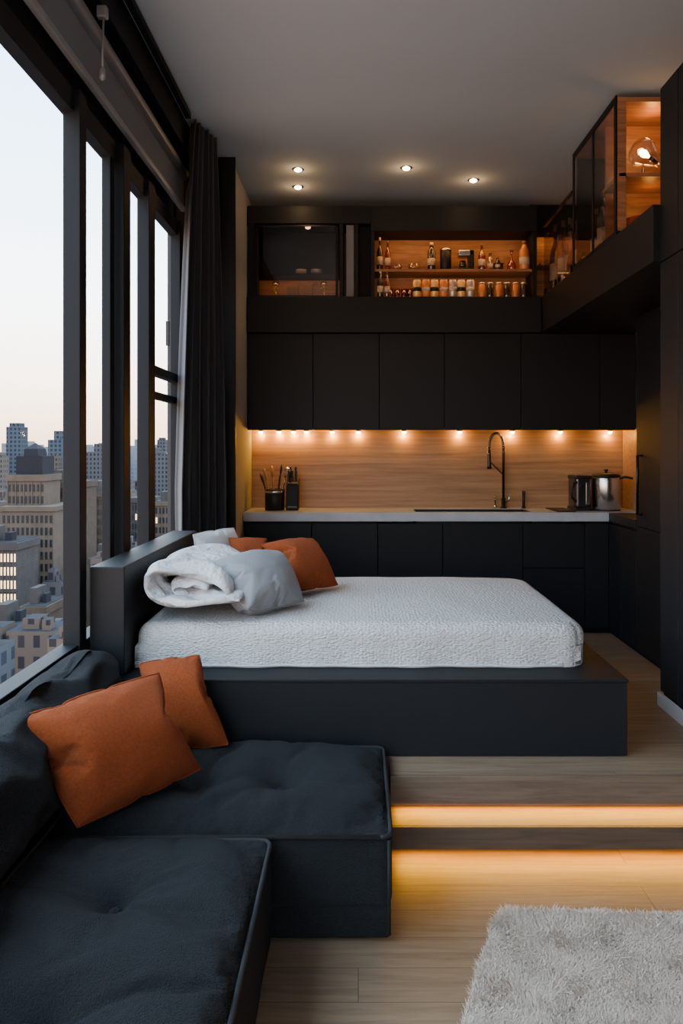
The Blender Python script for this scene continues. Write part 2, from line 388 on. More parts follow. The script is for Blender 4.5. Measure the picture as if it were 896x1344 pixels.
rb = thing('roller_blind', (-1.34, 2, 3.98), 'rolled up grey roller blind running along the top of the windows', 'blind')
B(-1.345, -1.335, -1.8, 5.82, 3.70, 3.93).build('blind_fabric', M['blind'], rb)
MB().tube([(-1.34, -1.8, 3.95), (-1.34, 5.82, 3.95)], .048, 14).build('roller_tube', M['blindbar'], rb)
B(-1.355, -1.322, -1.8, 5.82, 3.665, 3.70).build('bottom_bar', M['blindbar'], rb, bevel=.004)
cd = thing('blind_pull', (-1.29, 3.8, 3.98), 'small dark blind pull with bracket hanging at the top of the window', 'blind pull')
B(-1.30, -1.25, 3.78, 3.82, 4.0, 4.058).build('bracket', M['blindbar'], cd, bevel=.006)
MB().tube([(-1.27, 3.8, 4.0), (-1.275, 3.8, 3.84), (-1.275, 3.8, 3.75)], .006, 6).build('cord', M['blindbar'], cd)
MB().lathe([(.004, 0), (.016, .01), (.014, .05), (.005, .07)], -1.275, 3.8, 3.69, 10).build('toggle', M['blindbar'], cd)

cu = thing('curtain', (-1.2, 5.9, 4.2), 'tall black pleated curtain hanging between window and corner pillar', 'curtain')
cm = MB(); nu, nv = 180, 60
for j in range(nv+1):
    t = j/nv; z = 4.272-(4.272-.18)*t; e_ = min(1, t*1.5)**.75
    ax, ay = -1.215+(-1.355+1.215)*e_, 5.60+.05*e_
    bx_, by_ = -1.115+(-1.105+1.115)*e_, 5.95+.22*e_
    for i in range(nu+1):
        u = i/nu
        px = ax+(bx_-ax)*u; py = ay+(by_-ay)*u
        ph = u*2*PI*5.5+.8*math.sin(t*2.5+u*4)
        a = (.036+.020*math.sin(u*13+t*2))*(.65+.75*e_)
        cm.v.append((max(-1.395 if t > .1 else -1.26, px+a*math.sin(ph)*.85+.010*math.sin(ph*2+1)), py-a*math.sin(ph)*.9+.012*math.sin(ph*2), z))
for j in range(nv):
    for i in range(nu):
        b = j*(nu+1)+i; cm.f.append((b, b+1, b+nu+2, b+nu+1)); cm.sm.append(True)
cm.build('curtain_fabric', M['curtain'], cu, solid=.006)
tag(B(-1.245, -1.205, -1.9, 5.50, 4.235, 4.279).build('curtain_track', M['frame'], bevel=.004), 'slim dark curtain track fixed along the ceiling edge', 'curtain track')

# ------------------------------------------------------------------ steps
LC = (1, .42, .0)
st = thing('floating_step', (1.4, 3.5, 0), 'lower wide oak step with glowing light under its nose', 'step')
B(.15, XR-.002, 3.411, 3.598, .07, .167).build('tread', M['step'], st)
B(.148, XR-.002, 3.395, 3.410, .068, .1665).build('nosing', M['shaded_edge'], st, bevel=.002)
B(.15, XR-.002, 3.53, 3.595, .001, .07).build('riser', M['step'], st)
B(.17, XR-.01, 3.515, 3.529, .045, .068).build('led_strip', M['led'], st)
lamp('step_light', 'AREA', (1.4, 3.47, .060), 12, LC, st, shape='RECTANGLE', size=2.45, size_y=.03, rot=(math.radians(-50), 0, 0))
ls = thing('led_strip_light', (1.4, 3.58, .167), 'warm orange light strip tucked under the upper platform edge', 'light strip')
B(.17, XR-.01, 3.590, 3.598, .186, .209).build('led_diffuser', M['led'], ls)
lamp('step_light', 'AREA', (1.4, 3.575, .205), 8, LC, ls, shape='RECTANGLE', size=2.45, size_y=.02, rot=(math.radians(-62), 0, 0))

# ------------------------------------------------------------------ bed
bd = thing('platform_bed', (0, 4.6, .343), 'low matte black platform bed with boxy headboard at window side', 'bed')
B(-1.36, 1.32, 3.74, 3.775, .345, .705).build('front_panel', M['cab'], bd, bevel=.003)
B(1.285, 1.318, 3.776, 5.5, .345, .705).build('side_panel', M['cab'], bd, bevel=.003)
B(-1.36, 1.283, 3.776, 5.5, .345, .70).build('bed_base', M['cabin'], bd)
B(-1.36, 1.325, 3.735, 5.5, .706, .722).build('deck', M['cab'], bd, bevel=.003)
B(-1.34, -1.165, 3.80, 5.5, .723, 1.265).build('headboard', M['cab'], bd, bevel=.006)
tag(MB().rbox(-1.10, 1.12, 4.02, 5.41, .724, .865, .06, 16).build('mattress', M['whitep']), 'white mattress under the textured bedspread', 'mattress')
BX1 = 1.205
def bfn(p, u, v, w):
    n1 = noise.noise(Vector((p.x*2.3, p.y*2.3, 1)))
    if w > .2: p.z += n1*.005+.003*noise.noise(Vector((p.x*5, p.y*2, 3)))
    if w < 0:      # hangs straight down instead of tucking under
        if v < -.89: p.y = 3.945
        if u > .925: p.x = BX1
        if u < -.925: p.x = -1.155
    R_ = .15
    for sy in (-1, 1):
        cx_, cy_ = BX1-R_, (3.945+R_) if sy < 0 else (5.45-R_)
        dx_, dy_ = (p.x-cx_)/R_, (p.y-cy_)*sy/R_
        if dx_ > 0 and dy_ > 0:
            L_ = math.hypot(dx_, dy_)
            if L_ > 1e-6:
                k_ = max(dx_, dy_)/L_; p.x = cx_+dx_*k_*R_; p.y = cy_+sy*dy_*k_*R_
    e = max(0, (.7-w)/1.7)**1.2
    g = .6*math.sin(p.x*10+5*noise.noise(Vector((p.x*1.2, 0, 2))))+.4*math.sin(p.x*23+1)
    if v < -.7: p.y -= (.011*g+.005)*e
    if u > .9: p.x += (.012*math.sin(p.y*15)+.005)*e
    if u > .55: p.z -= .016*((u-.55)/.45)**2*(1 if w > 0 else 0)
    if w < -.6: p.z = max(p.z, .7235)
    return p
bsp = thing('bedspread', (0, 4.7, .723), 'white crinkle-quilted bedspread covering the whole platform bed', 'bedspread')
MB().rbox(-1.155, BX1, 3.945, 5.45, .723, .948, .072, 100, bfn).build('bedspread_cloth', M['quilt'], bsp)
hem = []
for i in range(60):
    x = -1.14+2.20*i/59; g = .6*math.sin(x*10+5*noise.noise(Vector((x*1.2, 0, 2))))+.4*math.sin(x*23+1)
    hem.append((x, 3.945-(.011*g+.005)-.002, .733))
MB().tube(hem, .006, 6).build('hem', M['whitep'], bsp)

def pillow(name, A, Bc, B2, A2, th, m, label, which=0, flip=False):
    A, Bc, B2, A2 = map(Vector, (A, Bc, B2, A2)); nrm = (Bc-A).cross(A2-A).normalized()
    r = thing(name, (A+Bc)/2, label, 'pillow' if name == 'bed_pillow' else 'cushion')
    P, F, ring = UC[which]; q = MB()
    def mp_(p):
        u, v = (-p.x, p.y) if flip else (p.x, p.y); a = (u+1)/2; c = (v+1)/2
        return A*(1-a)*(1-c)+Bc*a*(1-c)+B2*a*c+A2*(1-a)*c+nrm*p.z*th/2
    q.v = [tuple(mp_(p)) for p in P]; q.f = [f[::-1] if flip else f for f in F]; q.sm = [True]*len(F)
    q.build('cover', m, r, sub=1)
    MB().tube([mp_(P[i]) for i in ring], .004, 6).build('piping', m, r)
    return r
pillow('bed_pillow', (-.585, 3.97, .99), (-.30, 4.36, .98), (-.49, 4.64, 1.235), (-.83, 4.18, 1.235), .27, M['greyp'], 'light grey linen pillow slouching on the folded white duvet', 1)
pillow('cushion', (-.39, 4.60, .985), (-.13, 4.90, .98), (-.30, 5.10, 1.255), (-.62, 4.84, 1.255), .24, M['rust'], 'rust orange cushion on the bed, right of the grey pillow', 0, True)
pillow('cushion', (-.80, 5.00, .985), (-.58, 5.12, .985), (-.64, 5.30, 1.235), (-.88, 5.18, 1.25), .15, M['rust'], 'rust orange cushion on the bed, mostly hidden behind others', 0)
pillow('bed_pillow', (-1.0, 4.95, .98), (-.78, 5.36, .98), (-.88, 5.40, 1.30), (-1.08, 4.98, 1.30), .15, M['whitep'], 'white pillow leaning against the headboard behind the rust cushions', 1)

dv = thing('folded_duvet', (-.9, 4.4, .94), 'puffy white duvet loosely rolled and rumpled at the head of the bed', 'duvet')
def crom(P, n):
    out = []
    for i in range(len(P)-1):
        p0, p1, p2, p3 = [Vector(P[max(0, min(len(P)-1, i+k))]) for k in (-1, 0, 1, 2)]
        for j in range(n):
            t = j/n; out.append(.5*((2*p1)+(p2-p0)*t+(2*p0-5*p1+4*p2-p3)*t*t+(3*p1-p0-3*p2+p3)*t**3))
    out.append(Vector(P[-1])); return out
ctrl = [(-.64, 1.005), (-.80, 1.0), (-.95, 1.005), (-1.045, 1.05), (-1.06, 1.125), (-1.0, 1.18), (-.86, 1.195), (-.745, 1.165), (-.71, 1.11), (-.77, 1.075), (-.88, 1.075), (-.96, 1.105), (-.94, 1.135), (-.85, 1.135), (-.79, 1.12)]
prof = crom(ctrl, 6); K = len(prof)-1; TH = .060; R = 54
ringN = []
for k in range(K+1):
    t = (prof[min(k+1, K)]-prof[max(k-1, 0)]).normalized(); ringN.append(Vector((-t.y, t.x)))
V = []; F = []
nr = 2*(K+1)
for j in range(R+1):
    v = j/R; y = 3.99+v*.86
    tj = TH*(.25+.75*min(1, min(v, 1-v)*9)**.5)
    sc = 1-.16*max(0, (v-.6)/.4)**2
    for side in (1, -1):
        for k in (range(K+1) if side == 1 else reversed(range(K+1))):
            s_ = min(k, K-k)/K; tk = tj*(.45+.55*min(1, s_*12)**.5)
            q = prof[k]+ringN[k]*side*tk/2
            x = -.86+(q.x+.86)*sc; z = 1.0+(q.y-1.0)*sc
            n0 = noise.noise(Vector((x*4, y*3, z*4)))
            cr_ = -.020*max(0, 1-abs(noise.noise(Vector((k*.05+side*2, y*4.5+k*.03, 3))))*6)
            V.append(Vector((x+.030*n0+ringN[k].x*side*cr_, y+.10*noise.noise(Vector((x*3, v*2, z*3+k*.03)))+.03*(k/K)*(1 if v < .5 else 0), z+.030*n0+ringN[k].y*side*cr_)))
for j in range(R):
    for k in range(nr):
        k2 = (k+1) % nr; F.append((j*nr+k, j*nr+k2, (j+1)*nr+k2, (j+1)*nr+k))
for j, fl_ in ((0, True), (R, False)):
    for k in range(K):
        a, b2, c2, d2 = j*nr+k, j*nr+k+1, j*nr+(nr-2-k), j*nr+(nr-1-k)
        F.append((a, d2, c2, b2) if fl_ else (a, b2, c2, d2))
bmx = bmesh.new(); bv = [bmx.verts.new(p) for p in V]
for f in F:
    try: bmx.faces.new([bv[i] for i in f])
    except ValueError: pass
bmesh.ops.recalc_face_normals(bmx, faces=bmx.faces); bmx.verts.index_update()
F = [tuple(v.index for v in f.verts) for f in bmx.faces]; bmx.free()
P = settle(V, F, frames=12, shrink=-.17, pressure=.5, tension=16, bend=.006, gravity=.0, floor=.957)
q = MB(); q.v = [(max(p.x, -1.155), p.y, max(p.z, .957)) for p in P]; q.f = F; q.sm = [True]*len(F)
q.build('duvet_roll', M['quilt2'], dv, sub=1)

# ------------------------------------------------------------------ sofa
def btn(p, bx):
    d = 0
    for (x, y) in bx:
        r2 = (p.x-x)**2+(p.y-y)**2; d += .040*math.exp(-r2/.0014)+.048*math.exp(-r2/.011)
    return d
def sofa_module(x0, x1, y0, y1, buttons, label, seed):
    r = thing('sofa_module', ((x0+x1)/2, (y0+y1)/2, 0), label, 'sofa')
    def fn(p, u, v, w):
        if w > 0:
            p.z += .062*(1-abs(u)**3.2)*(1-abs(v)**3.2)-btn(p, buttons)*w
            for (x, y) in buttons:
                dx, dy = p.x-x, p.y-y; ds = math.hypot(dx, dy)
                if .02 < ds < .40:
                    an = math.atan2(dy, dx)
                    p.z -= .014*max(0, math.cos(an*2+seed*.2))**16*(1-ds/.4)*min(1, ds/.06)
                    p.z -= .006*max(0, math.cos(an*3.5+seed+ds*3))**10*(1-ds/.4)*min(1, ds/.06)
            p.z += noise.noise(Vector((p.x*3+seed, p.y*3, 0)))*.008
        p.x += noise.noise(p*5)*.004; p.y += noise.noise(p*5+Vector((9, 0, 0)))*.004
        return p
    sm_ = MB().rbox(x0, x1, y0, y1, .12, .410, .045, 88, fn)
    pins = [i for i, v in enumerate(sm_.v) if v[2] < .34 or any((v[0]-bx)**2+(v[1]-by)**2 < .0006 for bx, by in buttons) and v[2] > .3 or min(v[0]-x0, x1-v[0], v[1]-y0, y1-v[1]) < .016]
    P = settle([Vector(v) for v in sm_.v], sm_.f, frames=9, shrink=-.032, pressure=.35, tension=14, bend=.02, pins=pins, q=5)
    sm_.v = [tuple(p) for p in P]
    sm_.build('seat', M['sofa'], r)
    def fb(p, u, v, w): return p+Vector((noise.noise(p*4)*.005, noise.noise(p*4+Vector((5, 0, 0)))*.006, 0))
    MB().rbox(x0+.005, x1-.005, y0+.007, y1-.007, .012, .24, .02, 24, fb).build('base', M['sofa'], r)
    ed = []; rad = .045; zt = .398
    for (cx, cy, a0) in ((x1-rad, y0+rad, -90), (x1-rad, y1-rad, 0), (x0+rad, y1-rad, 90), (x0+rad, y0+rad, 180)):
        for k in range(6):
            a = math.radians(a0+18*k); ed.append((cx+(rad-.004)*math.cos(a), cy+(rad-.004)*math.sin(a), zt))
    ed.append(ed[0])
    MB().tube(ed, .009, 6).build('piping', M['pipe'], r)
    MB().tube([(x1-.012, y0+.010, .385), (x1-.012, y0+.010, .03)], .008, 6).build('piping', M['pipe'], r)
    for (x, y) in buttons:
        near = [p for p in P if (p.x-x)**2+(p.y-y)**2 < .0008 and p.z > .3]
        zb = sum(p.z for p in near)/max(1, len(near)) if near else .39
        MB().lathe([(.003, -.012), (.018, -.006), (.022, .004), (.016, .013), (.006, .017), (.001, .0175)], x, y, zb+.004, 16).build('button', M['sofa'], r)
    return r
sofa_module(-1.385, .127, 2.848, 3.72, [(-.66, 3.24), (-.33, 3.24)], 'charcoal sofa chaise module with two tufted buttons against bed platform', 1)
sofa_module(-1.385, -.32, 1.45, 2.834, [(-.76, 2.38), (-.76, 1.85)], 'charcoal tufted sofa module nearest in the foreground', 4)
bc = thing('sofa_back_cushion', (-1.25, 2.6, .43), 'long soft charcoal back cushion slumped along the window sill', 'cushion')
def fk(p, u, v, w):
    if u > 0: p.x += .022*(1-abs(w))*(1-v**6) - .070*(w+1)/2
    if u > -.5: p.x += noise.noise(p*3.2)*.010
    if w > 0: p.z += .020*(1-v**8)+noise.noise(p*2.6)*.016
    p.y += noise.noise(p*4)*.006
    return p
bk_ = MB().rbox(-1.375, -1.085, 1.46, 3.69, .487, .868, .09, 96, fk)
P = settle([Vector(v) for v in bk_.v], bk_.f, frames=9, shrink=-.055, pressure=.2, tension=12, bend=.015, gravity=.0, floor=.480)
bk_.v = [(max(p.x, -1.393), min(p.y, 3.722), max(p.z, .480)) for p in P]
bk_.build('cushion_body', M['sofa'], bc, sub=1)
MB().tube([(-1.10, 1.5+i*.108, .500+.004*math.sin(i)) for i in range(21)], .006, 6).build('piping', M['pipe'], bc)
pillow('cushion', (-1.01, 2.74, .49), (-.66, 3.23, .49), (-.86, 3.27, .90), (-1.245, 2.68, .895), .27, M['rust'], 'large rust orange cushion in front on the charcoal sofa', 0)
pillow('cushion', (-.93, 3.40, .49), (-.60, 3.52, .487), (-.77, 3.68, .86), (-1.04, 3.62, .84), .21, M['rust'], 'smaller rust orange cushion behind the large one on sofa', 0, True)

# ------------------------------------------------------------------ kitchen
ords = ['first from the left beside the pillar', 'second from the left', 'third from the left', 'fourth from the left', 'fifth from the left under the loft corner', 'narrow last one in the right corner']
xs = [-1.055, -.43, .20, .82, 1.55, 2.30, 2.645]
for i in range(6):
    a, b = xs[i], xs[i+1]
    r = thing('wall_cabinet', ((a+b)/2, 7.4, 2.04), 'handleless matte black wall cabinet, '+ords[i], 'cabinet', 'black wall cabinets above the worktop')
    B(a+.001, b-.001, 7.272, YB-.002, 2.045, 2.955).build('body', M['cabin'], r)
    B(a+.0035, b-.0035, 7.25, 7.270, 2.035, 2.951).build('door', M['cab'], r, bevel=.002)
xb = [-1.055, -.43, .18, .78, 1.52]
o2 = ['leftmost by the pillar', 'second from the left', 'third from the left', 'under the sink']
for i in range(4):
    a, b = xb[i], xb[i+1]
    r = thing('base_cabinet', ((a+b)/2, 7.3, ZK), 'handleless matte black base cabinet, '+o2[i], 'cabinet', 'black base cabinets under the marble worktop')
    B(a+.001, b-.001, 7.06, YB-.03, ZK+.002, 1.185 if i < 2 else 1.0).build('body', M['cabin'], r)
    B(a+.0035, b-.0035, 7.035, 7.058, .20, 1.165).build('door', M['cab'], r, bevel=.002)
r = thing('drawer_cabinet', (1.8, 7.3, ZK), 'matte black base unit with two stacked drawers right of the sink', 'cabinet')
B(1.521, 2.09, 7.06, YB-.03, ZK+.002, 1.0).build('body', M['cabin'], r)
B(1.5235, 2.087, 7.035, 7.058, .76, 1.165).build('drawer', M['cab'], r, bevel=.002)
B(1.5235, 2.087, 7.035, 7.058, .20, .752).build('drawer', M['cab'], r, bevel=.002)
r = thing('base_cabinet', (2.2, 7.3, ZK), 'narrow matte black filler cabinet in the kitchen corner', 'cabinet')
B(2.092, 2.31, 7.06, YB-.03, ZK+.002, 1.185).build('body', M['cabin'], r)
B(2.0945, 2.308, 7.035, 7.058, .20, 1.165).build('door', M['cab'], r, bevel=.002)
for (a, b, lab) in ((6.70, 7.03, 'matte black side-run base cabinet nearest the kitchen corner'), (6.34, 6.70, 'matte black side-run base cabinet next to the tall fridge')):
    r = thing('base_cabinet', (2.5, (a+b)/2, ZK), lab, 'cabinet')
    B(2.335, 2.64, a+.001, b-.001, ZK+.002, 1.185).build('body', M['cabin'], r)
    B(2.311, 2.333, a+.003, b-.003, .19, 1.165).build('door', M['cab'], r, bevel=.002)
sx0, sx1, sy0, sy1 = .53, 1.62, 7.10, 7.44
wt = thing('worktop', (.8, 7.3, 1.19), 'long pale marble worktop along the back wall', 'worktop')
m = MB(); m.box(-1.057, sx0, 7.0, 7.578, 1.19, 1.27); m.box(sx1, 2.628, 7.0, 7.578, 1.19, 1.27); m.box(sx0, sx1, 7.0, sy0, 1.19, 1.27); m.box(sx0, sx1, sy1, 7.578, 1.19, 1.27)
m.build('slab', M['marble'], wt)
tag(B(2.30, 2.628, 6.34, 6.998, 1.19, 1.268).build('side_worktop', M['cab'], bevel=.004), 'black worktop return between corner and tall fridge', 'worktop')
sk = thing('sink', (1.07, 7.27, 1.05), 'dark rectangular sink set into the marble worktop', 'sink')
m = MB(); e = .002; m.box(sx0+e, sx1-e, sy0+e, sy1-e, 1.03, 1.045)
m.box(sx0+e, sx0+.012, sy0+e, sy1-e, 1.045, 1.266); m.box(sx1-.012, sx1-e, sy0+e, sy1-e, 1.045, 1.266); m.box(sx0+e, sx1-e, sy0+e, sy0+.012, 1.045, 1.266); m.box(sx0+e, sx1-e, sy1-.012, sy1-e, 1.045, 1.266)
m.build('basin', M['black'], sk)
MB().lathe([(.03, 0), (.035, .004), (.02, .006)], 1.07, 7.27, 1.046, 16).build('drain', M['chrome'], sk)
bsr = thing('backsplash', (.8, 7.59, 1.19), 'warm grained wood backsplash between worktop and wall cabinets', 'backsplash')
B(-1.057, 2.629, 7.58, 7.598, 1.19, 2.045).build('back_board', M['splash'], bsr)
B(2.63, 2.648, 6.34, 7.578, 1.19, 2.045).build('side_board', M['splash'], bsr)
fx, fy = 1.43, 7.51
fc = thing('kitchen_faucet', (fx, fy, 1.27), 'tall black gooseneck faucet with pull-down spout behind the sink', 'faucet')
MB().lathe([(.034, 0), (.034, .012), (.022, .016), (.022, .10), (.018, .105)], fx, fy, 1.271, 18).build('base', M['blackmetal'], fc)
path = [(fx, fy, 1.37), (fx, fy, 1.80)]
for k in range(13):
    a = PI*k/12; path.append((fx-.075+.075*math.cos(a), fy-.06*(k/12), 1.88+.13*math.sin(a)))
path.append((fx-.15, fy-.06, 1.80))
MB().tube(path, .013, 10).build('neck', M['blackmetal'], fc)
sp = []
for k in range(200):
    t = k/199; a = t*2*PI*26; i = t*(len(path)-2)+1; q = Vector(path[int(min(i, len(path)-1))]).lerp(Vector(path[int(min(i+1, len(path)-1))]), i % 1)
    sp.append((q.x+.016*math.cos(a), q.y+.016*math.sin(a), q.z+.004*math.sin(a)))
MB().tube(sp, .003, 5).build('spring', M['chrome'], fc)
MB().lathe([(.012, .16), (.019, .14), (.019, .03), (.024, 0)], fx-.15, fy-.06, 1.66, 14).build('spray_head', M['blackmetal'], fc)
MB().tube([(fx, fy, 1.60), (fx-.13, fy-.05, 1.72)], .006, 6).build('holder_arm', M['blackmetal'], fc)
MB().tube([(fx+.02, fy, 1.33), (fx+.05, fy-.02, 1.345), (fx+.055, fy-.03, 1.42)], .006, 8).build('lever', M['chrome'], fc)
fc2 = thing('soap_dispenser', (1.63, 7.51, 1.27), 'short black soap dispenser right of the faucet', 'soap dispenser')
MB().lathe([(.022, 0), (.022, .015), (.014, .02), (.014, .13), (.016, .14), (.016, .17), (.006, .175)], 1.63, 7.51, 1.271, 14).build('body', M['blackmetal'], fc2)
MB().tube([(1.63, 7.51, 1.435), (1.63, 7.46, 1.435), (1.63, 7.455, 1.42)], .006, 6).build('spout', M['blackmetal'], fc2)
fc3 = thing('filter_tap', (1.35, 7.53, 1.27), 'small chrome side tap left of the tall faucet', 'tap')
MB().lathe([(.016, 0), (.016, .03), (.010, .035), (.010, .10)], 1.35, 7.53, 1.271, 12).build('body', M['chrome'], fc3)
MB().tube([(1.35, 7.53, 1.37), (1.35, 7.51, 1.39), (1.34, 7.47, 1.385)], .006, 6).build('spout', M['chrome'], fc3)

cx, cy = -.80, 7.30
ck = thing('utensil_crock', (cx, cy, 1.27), 'black cylindrical utensil holder on the left end of worktop', 'utensil holder')
MB().lathe([(.088, 0), (.094, .005), (.094, .20), (.086, .203), (.084, .19), (.08, .02), (.002, .018)], cx, cy, 1.271, 24).build('cup', M['black'], ck)
MB().lathe([(.0955, .165), (.0965, .17), (.0965, .18), (.0955, .185)], cx, cy, 1.271, 24).build('rim_band', M['steel'], ck)
uts = [('wooden_spoon', -.04, -.04, -.07, .36, 'spoon', 'wooden spoon leaning left in the black utensil holder'),
       ('wooden_spatula', -.005, .04, -.03, .38, 'spatula', 'flat wooden spatula upright in the black utensil holder'),
       ('black_ladle', .03, -.04, .05, .40, 'ladle', 'black ladle in the middle of the black utensil holder'),
       ('whisk', .05, .03, .09, .38, 'whisk', 'steel wire whisk leaning right in the black utensil holder'),
       ('black_spatula', -.055, .02, -.11, .33, 'spatula', 'short black spatula leaning far left in the utensil holder')]
for q, (nm, ox, oy, lean, L_, cat, lab) in enumerate(uts):
    x0, y0 = cx+ox*.6, cy+oy; z0 = 1.295
    top = Vector((x0+lean, y0+.01, z0+L_)); base = Vector((x0, y0, z0))
    r = thing(nm, base, lab, cat)
    mm = M['woodtool'] if nm.startswith('wooden') else (M['black'] if nm.startswith('black') else M['steel'])
    d = (top-base).normalized(); h = base+d*(L_-.09)
    MB().tube([base, h], .010, 6).build('handle', mm, r)
    if nm == 'whisk':
        w = MB()
        for k in range(5):
            a = PI*k/5; ax = Vector((math.cos(a), math.sin(a), 0))
            w.tube([h, h+d*.03+ax*.026, h+d*.07+ax*.034, h+d*.11, h+d*.07-ax*.034, h+d*.03-ax*.026, h], .003, 4)
        w.build('wires', mm, r)
    else:
        Rm = d.to_track_quat('Z', 'Y').to_matrix().to_4x4(); Rm2 = Rm @ Matrix.Diagonal((1, .35, 1, 1))
        MB().lathe([(.008, -.01), (.022, .015), (.034, .05), (.032, .08), (.014, .11)], h.x, h.y, h.z, 12, Rm2).build('head', mm, r)
kx, ky = -.63, 7.32
kb = thing('knife_block', (kx, ky, 1.27), 'black slanted knife block beside the utensil holder', 'knife block')
m = MB(); v = [(-.058, -.08, 0), (.058, -.08, 0), (.058, .07, 0), (-.058, .07, 0), (-.058, -.05, .24), (.058, -.05, .24), (.058, .10, .31), (-.058, .10, .31)]
m.v = [(kx+a, ky+b, 1.271+c) for a, b, c in v]; m.f = [(3, 2, 1, 0), (4, 5, 6, 7), (0, 1, 5, 4), (2, 3, 7, 6), (1, 2, 6, 5), (3, 0, 4, 7)]; m.sm = [False]*6
m.build('block', M['cab'], kb, bevel=.006)
B(kx-.04, kx+.04, ky-.084, ky-.078, 1.30, 1.31).build('badge', M['darksteel'], kb)
for (ox, oy, zz, lab) in ((-.036, -.02, .255, 'front left'), (.0, -.02, .255, 'front middle'), (.036, -.02, .255, 'front right'), (-.025, .055, .29, 'rear left'), (.025, .055, .29, 'rear right')):
    r = thing('kitchen_knife', (kx+ox, ky+oy, 1.27+zz), 'black-handled knife in the '+lab+' slot of the knife block', 'knife', 'knives in the knife block')
    MB().rbox(kx+ox-.010, kx+ox+.010, ky+oy-.014, ky+oy+.014, 1.272+zz+.012, 1.272+zz+.12, .006, 4).build('handle', M['black'], r)
    B(kx+ox-.011, kx+ox+.011, ky+oy-.015, ky+oy+.015, 1.272+zz-.001, 1.272+zz+.010).build('bolster', M['darksteel'], r)
hb = thing('hob', (1.94, 7.2, 1.27), 'flat black glass hob left of the toaster', 'hob')
B(1.84, 2.02, 7.06, 7.50, 1.2705, 1.278).build('glass_plate', M['black'], hb, bevel=.003)
MB().lathe([(.055, 0), (.06, .002), (.058, .004)], 1.93, 7.16, 1.278, 24).build('ring', M['blackmetal'], hb)
ts = thing('toaster', (2.13, 7.32, 1.27), 'black and dark steel toaster left of the shiny steel pot', 'toaster')
MB().rbox(2.05, 2.21, 7.20, 7.46, 1.285, 1.60, .035, 12).build('body', M['darksteel'], ts)
MB().rbox(2.045, 2.215, 7.19, 7.47, 1.271, 1.30, .012, 6).build('base', M['black'], ts)
MB().rbox(2.046, 2.214, 7.196, 7.464, 1.565, 1.606, .018, 6).build('top_cover', M['black'], ts)
B(2.150, 2.190, 7.193, 7.199, 1.33, 1.54).build('front_plate', M['steel'], ts, bevel=.002)
B(2.085, 2.105, 7.24, 7.42, 1.604, 1.609).build('slot', M['steel'], ts); B(2.155, 2.175, 7.24, 7.42, 1.604, 1.609).build('slot', M['steel'], ts)
MB().tube([(2.06, 7.195, 1.54), (2.02, 7.16, 1.53), (2.005, 7.15, 1.48), (2.005, 7.15, 1.40), (2.05, 7.195, 1.36)], .012, 8).build('handle', M['black'], ts)
B(2.09, 2.13, 7.165, 7.195, 1.50, 1.52).build('lever', M['black'], ts, bevel=.003)
kt = thing('steel_pot', (2.36, 7.26, 1.27), 'tall shiny steel pot with black lid and side handle', 'pot')
MB().lathe([(.122, 0), (.13, .006), (.13, .30), (.126, .31), (.10, .315), (.002, .316)], 2.36, 7.26, 1.278, 32).build('body', M['steel'], kt)
MB().lathe([(.131, 0), (.133, .006), (.128, .022), (.05, .034), (.002, .036)], 2.36, 7.26, 1.592, 32).build('lid', M['black'], kt)
MB().lathe([(.012, 0), (.012, .02), (.022, .024), (.02, .035), (.004, .038)], 2.36, 7.26, 1.626, 14).build('knob', M['black'], kt)
MB().tube([(2.485, 7.24, 1.575), (2.53, 7.23, 1.59), (2.60, 7.22, 1.575)], [.012, .012, .010], 8).build('handle', M['black'], kt)
MB().lathe([(.131, 0), (.133, .004), (.131, .012)], 2.36, 7.26, 1.272, 32).build('base_band', M['black'], kt)

for i, px in enumerate((342, 366, 385, 402, 436, 470, 530, 603, 672, 735, 800)):
    x = (px-470)*7.5/1000
    r = thing('puck_light', (x, 7.50, 2.03), 'small warm puck light under the wall cabinets, number %d counting from the pillar' % (i+1), 'puck light', 'puck lights under the wall cabinets')
    MB().lathe([(.022, .0), (.026, .004), (.026, .015)], x, 7.50, 2.027, 14).build('housing', M['blackmetal'], r)
    MB().lathe([(.006, -.026), (.018, -.018), (.024, 0)], x, 7.50, 2.027, 12).build('lens', M['puck'], r)
    lamp('puck_lamp', 'POINT', (x, 7.54, 1.985), 3.2, (1, .45, .03), r, shadow_soft_size=.012)

fr = thing('fridge', (2.45, 6, ZK), 'tall built-in black fridge with vertical bar handle under the loft', 'fridge')
B(2.335, 2.64, 5.6, 6.335, ZK+.002, 2.955).build('body', M['cabin'], fr)
B(2.311, 2.333, 5.6, 6.333, 1.215, 2.95).build('door', M['cab'], fr, bevel=.002)
B(2.311, 2.333, 5.6, 6.333, .19, 1.207).build('door', M['cab'], fr, bevel=.002)
MB().tube([(2.308, 6.20, 1.32), (2.27, 6.20, 1.32), (2.27, 6.20, 1.80), (2.308, 6.20, 1.80)], .011, 8).build('handle', M['blackmetal'], fr)
tu = thing('tall_cabinet', (2.1, 4.1, .343), 'full height matte black cupboard at right edge beside the steps', 'cabinet')
B(1.805, 2.64, 3.7, 4.5, .345, 3.98).build('body', M['cab'], tu)
for (a, b) in ((3.70, 4.245), (4.252, 4.50)):
    B(1.783, 1.803, a, b, .43, 2.95).build('door', M['cab'], tu, bevel=.002)
    B(1.783, 1.803, a, b, 2.957, 3.98).build('door', M['cab'], tu, bevel=.002)

